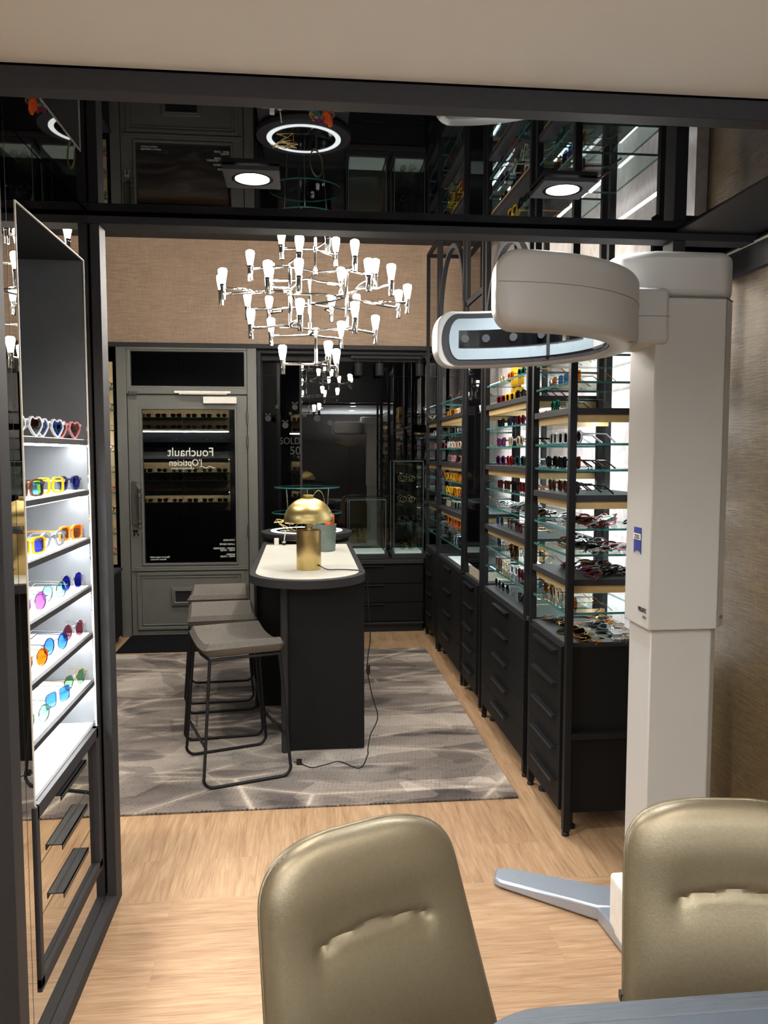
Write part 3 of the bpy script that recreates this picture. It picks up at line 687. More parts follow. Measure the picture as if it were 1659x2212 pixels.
def eyewear(style, fc, lc, loc, rz, label, group, parts=True, rot=None, folded=False, thin=False, scale=1.0):
    nm = 'spectacles' if lc == 'none' else 'sunglasses'
    if parts:
        r = bpy.data.objects.new(nm, None); r.empty_display_size = .02
        COL.objects.link(r)
        for k, pn in (('front', 'frame_front'), ('lensL', 'lens'), ('lensR', 'lens'), ('tL', 'temple'), ('tR', 'temple')):
            o = bpy.data.objects.new(pn, gmesh(k, style, thin, folded if k[0] == 't' else False)); COL.objects.link(o); o.parent = r
            setm(o, [lmat(lc) if 'lens' in k else fmat(fc)])
    else:
        r = bpy.data.objects.new(nm, gmesh('all', style, thin, folded)); COL.objects.link(r); setm(r, [fmat(fc), lmat(lc)])
    r.location = loc; r.rotation_euler = rot if rot else (0, 0, rz); r.scale = (scale,)*3
    tag(r, label, 'glasses', group); return r
ORD = ['first', 'second', 'third', 'fourth', 'fifth', 'sixth', 'seventh', 'eighth', 'ninth', 'tenth', 'eleventh', 'twelfth', 'thirteenth', 'fourteenth', 'fifteenth', 'sixteenth']
def fill_row(spec, x, ys, z, where, group, parts=True, thin=False, jit=.004, rz=-PI/2):
    for k, (sp, y) in enumerate(zip(spec, ys)):
        st, fc, lc = sp
        kind = 'spectacles' if lc == 'none' else 'sunglasses'
        lab = f"{fc} {st if st!='rect' else 'narrow'} {kind}, {ORD[k]} from near end, {where}"
        eyewear(st, fc, lc, (x+random.uniform(-jit, jit), y, z+.0005), rz+random.uniform(-.12, .12), lab, group, parts, thin=thin or fc in ('gold', 'silver'), scale=1.04)
def pile(n, xr, yr, z, cols, where, group, parts=False, tilt=1.25, thin=False):
    for k in range(n):
        y = yr[0]+(yr[1]-yr[0])*(k+.5)/n; x = random.uniform(*xr)
        st = random.choice(['round', 'square', 'cateye', 'panto', 'aviator']); fc = random.choice(cols); lc = random.choice(['dark', 'smoke', 'brown', 'none'])
        rz = -PI/2 + random.uniform(-.5, .5)
        lab = f"{'' if where.startswith('back') else 'folded '}{fc} {st} glasses, {ORD[k]} from near end, heap on {where}"
        t_ = tilt+random.uniform(-.15, .15)
        eyewear(st, fc, lc, (x, y, z+.012), rz, lab, group, parts, rot=(-t_, random.uniform(-.15, .15), rz), folded=True, thin=thin, scale=1.05)
def lin_ys(a, b, n): return [a+(b-a)*(k+.5)/n for k in range(n)]
# Rack A (nearest): shelf top z : specs from near to far
GX = 1.10
R = 'the near rack'
def A(z, spec, where, **k): fill_row(spec, k.pop('x', GX), lin_ys(AY0+.06, AY1-.04, len(spec)), z, where, 'eyewear on '+where, **k)
A(1.94, [('square', 'tortoise', 'brown'), ('round', 'gold', 'none'), ('rect', 'black', 'none')], 'the top glass shelf, near rack')
A(1.833, [('square', 'gold', 'amber'), ('square', 'gold', 'blue'), ('square', 'tortoise', 'amber')], 'the second glass shelf, near rack', thin=True)
A(1.728, [('round', 'silver', 'none'), ('round', 'green', 'dark')], 'the upper dark shelf, near rack')
A(1.59, [('round', 'clear', 'smoke'), ('square', 'clear', 'dark'), ('square', 'clear', 'smoke')], 'fourth shelf down, near rack')
A(1.486, [('cateye', 'tortoise', 'brown'), ('cateye', 'black', 'dark'), ('round', 'black', 'dark')], 'the eye-level glass shelf, near rack')
A(1.384, [('round', 'black', 'dark'), ('round', 'tortoise', 'brown'), ('round', 'brown', 'brown')], 'the middle dark shelf, near rack')
pile(13, (1.12, 1.2), (AY0+.05, AY1-.05), 1.25, ['black', 'grey', 'crimson', 'tortoise', 'silver', 'clear'], 'upper heaped shelf, near rack', 'heaped glasses, near rack')
pile(5, (1.24, 1.34), (AY0+.05, AY1-.12), 1.25, ['green', 'pink', 'wine', 'black'], 'back of upper heaped shelf, near rack', 'heaped glasses, near rack')
pile(12, (1.12, 1.2), (AY0+.05, AY1-.05), 1.147, ['black', 'black', 'tortoise', 'brown', 'silver'], 'lower heaped shelf, near rack', 'heaped glasses, near rack')
pile(4, (1.25, 1.34), (AY0+.05, AY0+.3), 1.147, ['wine', 'pink', 'clear'], 'back of lower heaped shelf, near rack', 'heaped glasses, near rack')
pile(7, (1.11, 1.3), (AY0+.05, AY1-.08), 1.046, ['black', 'brown', 'tortoise', 'wine'], 'the lower dark shelf, near rack', 'heaped glasses, near rack')
pile(4, (1.22, 1.34), (AY0+.05, AY0+.3), 1.046, ['wine', 'black', 'tortoise'], 'back of lower dark shelf, near rack', 'heaped glasses, near rack')
A(.912, [('round', 'gold', 'amber'), ('round', 'gold', 'none'), ('round', 'cream', 'none'), ('round', 'gold', 'amber')], 'the lowest glass shelf, near rack', thin=True)
pile(14, (1.08, 1.16), (AY0+.05, AY1-.05), .79, ['gold', 'silver', 'gold', 'amber', 'black'], 'the near cabinet top, front row', 'glasses laid on the near cabinet', thin=True, tilt=1.45)
pile(14, (1.2, 1.36), (AY0+.045, AY1-.05), .79, ['gold', 'silver', 'tortoise', 'amber', 'silver'], 'the near cabinet top, back row', 'glasses laid on the near cabinet', thin=True, tilt=1.45)
# Rack B
def B(z, spec, where, **k): fill_row(spec, k.pop('x', GX), lin_ys(BY0+.06, BY1-.05, len(spec)), z, where, 'eyewear on '+where, **k)
B(1.93, [('square', 'amber', 'brown'), ('cateye', 'teal', 'dark'), ('square', 'orange', 'amber'), ('round', 'cream', 'amber')], 'the top glass shelf, second rack')
B(1.819, [('hex', 'red', 'dark'), ('round', 'black', 'dark'), ('square', 'yellow', 'brown'), ('square', 'crimson', 'brown')], 'the upper dark shelf, second rack')
B(1.69, [('round', 'red', 'brown'), ('round', 'crimson', 'brown'), ('round', 'navy', 'smoke'), ('cateye', 'black', 'dark')], 'fourth shelf down, second rack')
B(1.586, [('square', 'black', 'dark'), ('round', 'cream', 'brown'), ('round', 'cream', 'brown'), ('cateye', 'purple', 'rose')], 'the eye-level glass shelf, second rack')
B(1.484, [('cateye', 'black', 'smoke'), ('round', 'teal', 'dark'), ('round', 'red', 'brown'), ('round', 'purple', 'dark')], 'the middle dark shelf, second rack')
B(1.353, [('square', 'amber', 'amber'), ('cateye', 'crimson', 'brown'), ('round', 'black', 'smoke'), ('square', 'tortoise', 'brown'), ('square', 'wine', 'brown')], 'sixth shelf down, second rack')
pile(15, (1.10, 1.2), (BY0+.05, BY1-.12), 1.25, ['silver', 'grey', 'black', 'clear', 'brown', 'gold'], 'the heaped glass shelf, second rack', 'heaped glasses, second rack')
B(1.145, [('square', 'gold', 'amber'), ('square', 'wine', 'rose'), ('round', 'silver', 'rose'), ('round', 'silver', 'blue')], 'the lower dark shelf, second rack')
B(1.02, [('round', 'black', 'none'), ('round', 'gold', 'none'), ('aviator', 'gold', 'amber'), ('panto', 'gold', 'none'), ('round', 'navy', 'blue')], 'upper low shelf, second rack', thin=True)
B(.91, [('square', 'black', 'none'), ('round', 'wine', 'brown'), ('square', 'clear', 'none'), ('square', 'cream', 'none'), ('square', 'tortoise', 'none')], 'the lowest glass shelf, second rack')
B(.785, [('round', 'gold', 'brown'), ('round', 'black', 'dark'), ('round', 'silver', 'none'), ('round', 'silver', 'dark'), ('round', 'silver', 'smoke')], 'the wide cabinet top')
# Rack D (far): smaller in view
PAL = {1.93: ['black', 'tortoise', 'silver'], 1.819: ['cream', 'brown', 'amber', 'black'], 1.69: ['black', 'silver', 'clear'], 1.586: ['cream', 'red', 'pink', 'clear'], 1.484: ['pink', 'black', 'grey'], 1.353: ['amber', 'orange', 'yellow', 'black'],
       1.25: ['red', 'cream', 'purple', 'yellow'], 1.145: ['cream', 'grey', 'navy', 'silver'], 1.02: ['orange', 'amber', 'cream', 'orange'], .91: ['silver', 'black', 'brown']}
SN = {1.93: 'the top glass shelf', 1.819: 'the upper dark shelf', 1.69: 'the third shelf down', 1.586: 'the eye-level glass shelf', 1.484: 'the middle dark shelf', 1.353: 'the sixth shelf down', 1.25: 'the next lower glass shelf',
      1.145: 'the lower dark shelf', 1.02: 'the upper low glass shelf', .91: 'the lowest glass shelf'}
for z, cols in PAL.items():
    n = 7
    spec = [(random.choice(['round', 'square', 'cateye', 'panto']), random.choice(cols), random.choice(['dark', 'smoke', 'none', 'brown'])) for _ in range(n)]
    fill_row(spec, 1.10, lin_ys(DY0+.06, DY1-.05, n), z, SN[z]+', third rack', 'eyewear on '+SN[z]+', third rack', parts=False)
for z in (1.69, 1.586, 1.353, 1.145):
    spec = [(random.choice(['round', 'square']), random.choice(PAL[z]), 'dark') for _ in range(3)]
    fill_row(spec, 1.10, lin_ys(6.12, 6.58, 3), z, SN[z]+', farthest rack', 'eyewear in the farthest rack', parts=False)
for z in (.687+.02, .955, 1.125, 1.305):
    fill_row([('panto', 'silver', 'none'), ('round', 'gold', 'none')], .9, (6.8, 6.93), z, f"{'bottom tray' if z<.8 else 'lowest shelf' if z<1 else 'middle shelf' if z<1.2 else 'top shelf'} of tall display case", 'spectacles in the tall display case', parts=False, rz=-PI/2+1.2)
# yellow boxes on second rack
for z0, z1, lab in ((1.8195, 1.915, 'lower yellow box standing under the glass shelf at far end of second rack'), (1.9305, 2.12, 'upper yellow box with black letters on top glass shelf, second rack')):
    yb = thing('yellow_box', lab, 'box', (1.075, 4.35, z0))
    build('carton', bx(1.235, 1.275, 4.2, 4.42, z0, z1) if 0 else bx(1.18, 1.215, 4.28, 4.43, z0, z1), P('yellow_card', '#e0a818', .5), yb, bevel=.002)
    if z1 > 2: text_mesh('OOO', .03, M_CABLE, 'lettering', yb, (1.198, 4.279, 2.03), (PI/2, PI/2, 0))
# ---------------------------------------------------------------- lit niche on the left
nt = thing('niche_display', 'tall lit display niche with six shelves in the mirrored left wall', 'display shelf', (-.8, 2.2, NZ0))
NS = [round(1.55+(z-1.55)*1.043, 4) for z in (1.592, 1.440, 1.292, 1.144, .997, .847)]
fm_ = MB(); e = .002; ZT_ = .663
for a in ((NY0-e, NY0+.001, ZT_, NZ1+e), (NY1-.001, NY1+e, ZT_, NZ1+e), (NY0, NY1, NZ1-.001, NZ1+e)): fm_.box(MX-.002, MX+.002, *a)
build('edge_trim', fm_, M_WHITEP, nt)
bt = MB(); bt.box(MX-.03, MX+.006, NY0-.012, NY0+.012, NZ0, ZT_); bt.box(MX-.03, MX+.006, NY1-.024, NY1+.01, NZ0, ZT_); bt.box(MX-.03, MX+.006, NY0-.012, NY1+.01, NZ0-.01, NZ0+.024); bt.box(MX-.03, MX+.006, NY0, NY1, ZT_-.036, ZT_)
build('drawer_frame', bt, M_CHAR, nt, bevel=.001)
for k in range(3):
    z0 = .213 + k*.138
    dr = sub(build('mirrored_drawer', bx(MX-.05, MX-.008, NY0+.012, NY1-.024, z0, z0+.136), M_MIRROR, nt, smooth=False))
    zz = z0+.132
    build('handle', MB().box(MX-.008, MX+.015, 2.16, 2.41, zz-.003, zz).box(MX+.0125, MX+.015, 2.16, 2.41, zz-.016, zz), M_HANDLE, dr)
    build('gap_line', bx(MX-.0085, MX-.0075, NY0+.012, NY1-.024, z0-.002, z0), M_DARKPANEL, dr)
build('lower_tray', bx(NX, MX-.01, NY0, NY1, ZT_, ZT_+.012), M_SOFTWHITE, nt)
for k, z in enumerate(NS):
    s_ = sub(build('shelf', bx(NX, MX-.002, NY0+.001, NY1-.001, z-.018, z-.003), M_CHAR, nt))
    build('light_panel', bx(NX+.005, MX-.012, NY0+.004, NY1-.004, z-.003, z), M_SOFTWHITE, s_)
    build('light_strip', bx(MX-.05, MX-.025, NY0+.01, NY1-.01, z-.023, z-.018), M_LEDN, s_)
NSP = [[('heart', 'clear', 'dark', 'heart-shaped dark-lensed'), ('heart', 'clear', 'blue', 'heart-shaped blue-lensed'), ('heart', 'pink', 'amber', 'heart-shaped orange-lensed')],
       [('square', 'tortoise', 'skyblue', 'tortoise with sky-blue'), ('square', 'yellow', 'none', 'yellow-framed'), ('panto', 'navy', 'indigo', 'navy-framed')],
       [('square', 'yellow', 'indigo', 'yellow with deep-blue'), ('panto', 'grey', 'none', 'grey clear-lensed'), ('square', 'amber', 'amber', 'amber')],
       [('round', 'silver', 'pink', 'round rimless pink'), ('round', 'silver', 'mint', 'round mint'), ('round', 'silver', 'indigo', 'round steel-blue')],
       [('round', 'gold', 'orange', 'round orange'), ('round', 'navy', 'blue', 'round navy-rimmed'), ('round', 'silver', 'rose', 'round rose')],
       [('round', 'silver', 'green', 'round pale green'), ('square', 'silver', 'blue', 'square blue'), ('hex', 'gold', 'green', 'hexagonal olive-green')]]
LV = ['topmost', 'second', 'third', 'fourth', 'fifth', 'lowest']
for k, row in enumerate(NSP):
    for j, (st, fc, lc, ds) in enumerate(row):
        y = (2.15, 2.335, 2.51)[j]
        eyewear(st, fc, lc, (MX-.04, y, NS[k]+.0005), PI/2 - .25, f"{ds} glasses at the {('near end', 'middle', 'far end')[j]} of the {LV[k]} lit niche shelf", 'eyewear in the lit niche', True, thin=k > 2, scale=1.0 if k else 1.08)
# ---------------------------------------------------------------- wall display facing the door (seen mirrored in the door glass)
pt = thing('wall_display', 'wide wall display of eyewear shelves facing the door, mirrored in its glass', 'display shelf', (-1.55, 2.9, 0))
M_BEIGE = P('beige_back_panel', '#b39a72', .6, noise=.1, nscale=5)
build('back_panel', MB().box(-2.2, -.98, 2.802, 2.812, 1.83, 2.15).box(-2.2, -.98, 2.802, 2.812, .78, 1.47), M_BEIGE, pt)
build('dark_panel', bx(-2.2, -.98, 2.802, 2.812, 1.47, 1.83), M_DARKPANEL, pt)
PS = [2.02, 1.87, 1.70, 1.57, 1.30, 1.19, 1.05, .905, .79]
for z in PS: build('shelf', bx(-2.2, -.98, 2.812, 2.96, z-.006, z), M_TEAL if z not in (1.05, .79) else M_CHAR, pt)
build('light_strip', bx(-2.15, -.98, 2.93, 2.955, 1.825, 1.84), M_LED, pt)
build('light_strip', bx(-2.15, -.98, 2.93, 2.945, 1.462, 1.468), emitter('added_panel_fill', (1, .93, .8), 180), pt)  # this and the next two strips are added to brighten the beige panels
build('light_strip', bx(-2.15, -.98, 2.93, 2.945, 1.03, 1.036), emitter('added_panel_fill', (1, .93, .8), 180), pt)
build('light_strip', bx(-2.15, -.98, 2.93, 2.945, 2.15, 2.156), emitter('added_panel_fill', (1, .93, .8), 180), pt)
for z in (2.162, 1.474, 1.04): build('added_strip_screen', bx(-2.2, -.98, 2.957, 2.965, z-.045, z+.004), M_CHAR, pt)  # added lips that hide the fill strips from the door reflection
build('body', bx(-2.2, -.95, 2.812, 3.0, .08, .77), M_BLACK, pt)
for k in range(4):
    z0 = .1+k*.165; dr = sub(build('drawer', bx(-2.18, -.97, 3.0, 3.012, z0, z0+.16), M_BLACK, pt)); build('handle', bx(-1.75, -1.5, 3.012, 3.03, z0+.12, z0+.135), M_HANDLE, dr)
PN = ['top shelf', 'second shelf', 'third shelf', 'fourth shelf', 'fifth shelf', 'sixth shelf', 'seventh shelf', 'eighth shelf', 'lowest shelf']
for i, z in enumerate(PS):
    n = 6
    for k in range(n):
        x = -1.07 - k*.195; st = random.choice(['square', 'cateye', 'panto', 'round']); fc = random.choice(['black', 'tortoise', 'brown', 'wine', 'black'] if i not in (2, 3) else ['silver', 'black', 'navy']); lc = random.choice(['dark', 'brown', 'smoke']) if i in (0, 1, 4, 5, 7) else 'none'
        eyewear(st, fc, lc, (x, 2.93, z+.0005), PI, f"{fc} {st} glasses, {ORD[k]} from right, {PN[i]} of wall display mirrored in door", 'eyewear on the wall display facing the door', False, scale=1.05)
# left low cabinet by the door
lc_ = thing('side_cabinet', 'low dark cabinet standing left of the grey door', 'cabinet', (-1.8, 6.3, 0))
build('body', bx(-2.1, -1.50, 6.12, 6.62, .06, .585), M_BLACK, lc_); build('top_panel', bx(-2.1, -1.49, 6.11, 6.63, .585, .61), M_CHAR, lc_, bevel=.002); build('plinth', bx(-2.05, -1.53, 6.14, 6.6, 0, .06), M_DARKPANEL, lc_)
ls = thing('side_shelving', 'dim beige-backed glass shelving left of the grey door', 'shelf', (-1.9, 6.7, .6))
build('back_panel', bx(-2.1, -1.56, 6.74, 6.76, .62, 2.3), M_BEIGE, ls)
for k in range(9): glass_shelf(ls, -2.08, -1.55, 6.64, 6.74, .72+k*.17)
build('light_strip', bx(-2.05, -1.57, 6.66, 6.67, 1.60, 1.607), M_LED, ls)
for k in range(9):
    fill_row([('round', random.choice(['silver', 'black', 'red']), 'none')], -1.62, (6.69,), .72+k*.17, f"glass shelf {['one','two','three','four','five','six','seven','eight','nine'][k]} levels above the side cabinet", 'eyewear left of the door', parts=False, rz=0)

# ================================================================ ISLAND
def stad(hw, yf, yb, cx=.018, n=24):
    pts = [(cx+hw*math.cos(a), yf+hw+hw*math.sin(a)) for a in [PI + PI*k/n for k in range(n+1)]]
    return pts + [(cx+hw, yb), (cx-hw, yb)]
isl = thing('counter_island', 'long dark counter with rounded near end and pale inlaid top, on the rug', 'counter', (.018, 4.8, 0))
build('worktop', MB().prism(stad(.293, 3.70, 5.80), .907, .9485), M_CHAR, isl, bevel=.002)
build('inlay', MB().prism(stad(.262, 3.737, 5.19), .9485, .9505), M_INLAY, isl)
build('front_cabinet', bx(-.083, .306, 3.995, 5.75, .02, .907), M_BLACK, isl)
build('support_fin', bx(-.122, -.083, 3.965, 4.10, .0115, .907), M_CHAR, isl, bevel=.012, bseg=4)
build('rear_panel', bx(-.282, -.083, 4.75, 5.75, .012, .907), M_BLACK, isl)
build('rear_post', bx(-.300, -.282, 4.72, 4.80, .012, .907), M_CHAR, isl, bevel=.003)
# disc with ring light
dd = thing('ring_light_disc', 'round black turntable with glowing white ring at the far end of the counter', 'ring light', (.02, 5.5, .95))
build('gold_base', MB().lathe([(0, 0), (.27, 0), (.295, .02), (.295, .024), (0, .024)], (.02, 5.5, .9505), 64), M_BRASS, dd)
build('rim', MB().lathe([(.0, 0), (.312, 0), (.315, .004), (.315, .034), (.30, .038), (.0, .038)], (.02, 5.5, .9745), 64), M_CHAR, dd)
build('mirror_top', MB().lathe([(0, 0), (.212, 0), (.212, .002), (0, .002)], (.02, 5.5, 1.0125), 64), M_GLOSS, dd)
build('ring_light', MB().lathe([(.214, 0), (.248, 0), (.248, .003), (.214, .003), (.214, 0)], (.02, 5.5, 1.0125), 64), M_RINGL, dd)
# hoop ornament on stem
hp_ = thing('hoop_ornament', 'thin brass hoop standing upright on a black stem behind the brass lamp', 'ornament', (.10, 5.36, 1.015))
hm = MB()
cz, r0 = 1.215, .085
for k in range(40):
    a, b = 2*PI*k/40, 2*PI*(k+1)/40
    vs = []
    for ang in (a, b):
        for rr in (r0, r0-.006):
            for yy in (-.014, .014): vs.append(hm.bm.verts.new((.10+rr*math.cos(ang)*.5, 5.36+yy+rr*math.cos(ang)*.8, cz+rr*math.sin(ang))))
    for q in ((0, 1, 5, 4), (2, 6, 7, 3), (0, 4, 6, 2), (1, 3, 7, 5)): hm.face([vs[i] for i in q])
bmesh.ops.remove_doubles(hm.bm, verts=hm.bm.verts[:], dist=1e-5)
build('hoop', hm, M_BRASS, hp_)
build('stem', MB().tube([(.10, 5.36, 1.02), (.10, 5.36, cz-r0+.002)], .006).lathe([(0, 0), (.035, 0), (.035, .006), (0, .006)], (.10, 5.36, 1.0155), 20), M_CABLE, hp_)
# spiky twig sculpture
tw = thing('twig_sculpture', 'spiky gilt twig sculpture lying on the black turntable, left of the lamp', 'sculpture', (-.10, 5.42, 1.015))
tb = MB(); rnd = random.Random(3)
nodes = [Vector((-.10+rnd.uniform(-.12, .12), 5.42+rnd.uniform(-.07, .07), 1.02+rnd.uniform(0, .09))) for _ in range(16)]
nodes[0] = Vector((-.16, 5.42, 1.0175)); nodes[1] = Vector((-.05, 5.40, 1.0175)); nodes[2] = Vector((-.1, 5.46, 1.0175))
for k in range(1, 16):
    tb.tube([nodes[k], nodes[rnd.randrange(k)]], .0022, 6)
    tb.tube([nodes[k], nodes[rnd.randrange(16)]], .0022, 6) if k % 2 else None
build('twigs', tb, M_BRASS, tw)
# brass lamp
lp = thing('table_lamp', 'brushed brass mushroom lamp with cylinder base at the near end of the counter', 'lamp', (.025, 4.07, .9505))
lc0 = (.025, 4.07, .9507)
build('base', MB().lathe([(0, 0), (.0625, 0), (.0635, .002), (.0635, .203), (.0615, .205), (0, .205)], lc0, 64), M_BRASS, lp)
build('neck', MB().lathe([(.012, .205), (.012, .215), (.02, .218), (.021, .25), (.012, .252)], lc0, 32), M_BRASS, lp)
dome = [(.128*math.cos(a), .25+.122*math.sin(a)) for a in [PI/2*k/18 for k in range(18)]] + [(.012, .372)]
dome2 = [(r*.975, z-.003) for r, z in dome[::-1]]
build('shade', MB().lathe(dome+dome2+[dome[0]], lc0, 64), M_BRASS, lp)
build('finial', MB().lathe([(0, .370), (.026, .370), (.0275, .372), (.0275, .383), (.026, .385), (0, .385)], lc0, 32), M_BRASS, lp)
build('cord_grommet', MB().lathe([(0, 0), (.005, 0), (.005, .004), (0, .004)], (0, 0, 0), 12).xf(Matrix.Translation((.076, 4.03, .975)) @ Matrix.Rotation(PI/2, 4, 'X') @ Matrix.Rotation(-.6, 4, 'Y')), M_CABLE, lp)
def spline(pts, n=8):
    pts = [Vector(p) for p in pts]; out = []
    for i in range(len(pts)-1):
        p0, p1, p2, p3 = pts[max(i-1, 0)], pts[i], pts[i+1], pts[min(i+2, len(pts)-1)]
        for k in range(n):
            t = k/n; out.append(.5*((2*p1)+(-p0+p2)*t+(2*p0-5*p1+4*p2-p3)*t*t+(-p0+3*p1-3*p2+p3)*t**3))
    return out + [pts[-1]]
cp = [(.076, 4.028, .975), (.12, 4.01, .956), (.18, 4.02, .9535), (.24, 4.0, .9535), (.285, 3.96, .9535), (.318, 3.955, .93), (.322, 3.97, .86), (.330, 3.96, .72), (.334, 3.96, .60), (.322, 3.965, .50), (.322, 3.965, .42), (.345, 3.96, .30), (.372, 3.955, .19), (.335, 3.955, .10), (.32, 3.94, .03), (.315, 3.90, .0135), (.262, 3.74, .0135), (.17, 3.83, .0135), (.10, 3.80, .0135), (.03, 3.77, .0135), (-.02, 3.82, .0135)]
cdd = thing('lamp_cord', 'thin black cord trailing from the brass lamp over the counter to the rug', 'cord', (.076, 4.028, .95))
build('cable', MB().tube(spline(cp), .0028, 8), M_CABLE, cdd)
build('switch', MB().lathe([(0, 0), (.008, .006), (.011, .03), (.008, .055), (0, .06)], (.324, 3.965, .41), 12), M_CABLE, cdd)
build('plug', MB().box(-.045, -.018, 3.81, 3.835, .012, .034).tube([(-.045, 3.817, .023), (-.06, 3.817, .023)], .002, 6).tube([(-.045, 3.829, .023), (-.06, 3.829, .023)], .002, 6), M_CABLE, cdd, bevel=.003)
# pot with cloths
po = thing('cloth_pot', 'grey-green ceramic pot of coloured cloths behind the brass lamp', 'pot', (.125, 4.84, .9505))
build('pot', MB().lathe([(0, 0), (.064, 0), (.068, .004), (.075, .16), (.076, .165), (.071, .165), (.066, .01), (0, .008)], (.125, 4.84, .9507), 40), M_POT, po)
for k, (c, dx, dy, h_) in enumerate((('#d8581c', .042, .0, .215), ('#d8581c', .02, -.03, .19), ('#5a2a6a', -.02, .03, .19), ('#1c6a7a', -.03, -.02, .18), ('#8a2420', .0, .03, .2), ('#b08030', -.045, .01, .18))):
    m = MB(); rn = random.Random(k)
    ph = rn.random()*6
    def f(u, v): return Vector((.125+dx+.022*math.cos(2*PI*u)*(1+.35*math.sin(6*PI*u+ph)*v), 4.84+dy+.022*math.sin(2*PI*u)*(1+.35*math.cos(4*PI*u+ph)*v), .97+v*(h_-.02)+.012*math.sin(4*PI*u+ph)*v))
    m.grid(f, 24, 8)
    m.bm.faces.ensure_lookup_table(); top = [v for v in m.bm.verts if False]
    o = build('cloth', m, P('cloth_'+str(k)+c[1:], c, .9, noise=.2), po); sm_ = o.modifiers.new('s', 'SOLIDIFY'); sm_.thickness = .002
wc = thing('white_cube', 'small white cube standing on the far left of the pale counter inlay', 'ornament', (-.178, 5.17, .9505))
build('cube', bx(-.193, -.163, 5.145, 5.175, .9507, .996), M_WHITEP, wc, bevel=.003)
pe = thing('pen_pot', 'tiny black and clear pot with a white pen on the counter', 'pot', (-.13, 5.16, .9505))
build('pot', MB().lathe([(0, 0), (.013, 0), (.013, .028), (.011, .028), (.011, .003), (0, .003)], (-.13, 5.16, .9507), 20), M_CAMBLK, pe)
build('collar', MB().lathe([(.013, .016), (.0145, .016), (.0145, .026), (.013, .026)], (-.13, 5.16, .9507), 20), M_CHROME, pe)
build('pen', MB().tube([(-.131, 5.16, .955), (-.119, 5.16, 1.045)], [.003, .004], 10), M_WHITEP, pe)
# round glass table behind
gt = thing('glass_side_table', 'two-tier round glass table with chrome legs, by the window', 'table', (.03, 6.38, 0))
for z, r in ((1.283, .265), (1.08, .285)):
    m = MB().lathe([(0, 0), (r, 0), (r, .01), (0, .01)], (.03, 6.38, z-.01), 64)
    bmesh.ops.recalc_face_normals(m.bm, faces=m.bm.faces[:])
    for f_ in m.bm.faces: f_.material_index = 0 if abs(f_.normal.z) > .5 else 1
    build('glass_top', m, [M_SHELFG, M_TEAL], gt)
for a in (.5, 2.6, 4.7):
    build('leg', MB().tube([(.03+.24*math.cos(a), 6.38+.24*math.sin(a), .008), (.03+.14*math.cos(a), 6.38+.14*math.sin(a), .6), (.03+.2*math.cos(a), 6.38+.2*math.sin(a), 1.272)], .007, 10), M_CHROME, gt)
# olive branches near the window (right)
ob = thing('olive_branches', 'olive branches in a glass vase on the farthest cabinet by the window', 'plant', (1.22, 6.5, .775))
build('vase', MB().lathe([(0, 0), (.045, 0), (.05, .01), (.05, .09), (.03, .11), (.045, .12)], (1.2, 6.35, 1.4845), 28), M_GLASS, ob)
lfm = MB(); stm = MB(); rnd = random.Random(11)
for k in range(7):
    a = rnd.uniform(0, 2*PI); L_ = rnd.uniform(.25, .42)
    pts = [Vector((1.2+math.cos(a)*.22*t*t, 6.35+math.sin(a)*.2*t*t, 1.50+L_*t*1.15)) for t in [i/6 for i in range(7)]]
    stm.tube(pts, [.003-.0003*i for i in range(7)], 6)
    for i in range(1, 7):
        for sg in (-1, 1):
            d0 = Vector((rnd.uniform(-1, 1), rnd.uniform(-1, 1), rnd.uniform(.1, 1))).normalized(); c0 = pts[i]; s0 = d0.orthogonal().normalized()*.006
            ps = [c0, c0+d0*.018+s0, c0+d0*.045, c0+d0*.018-s0]; vs = [lfm.bm.verts.new(p) for p in ps]; v2 = [lfm.bm.verts.new(p+Vector((0, 0, .0008))) for p in ps]
            lfm.face(vs); lfm.face(v2)
            for q in range(4): lfm.face([vs[q], vs[(q+1) % 4], v2[(q+1) % 4], v2[q]])
build('stems', stm, P('olive_stem', '#5a543a', .8), ob); build('leaves', lfm, P('olive_leaf', '#7c8468', .6, noise=.2), ob)

# rug
tag(build('rug', bx(-2.1, .952, 3.357, 6.10, 0, .011), M_RUG, loc=(-.5, 4.7, 0), bevel=.003), 'large grey-brown abstract patterned rug on the oak floor under counter and stools', 'rug')

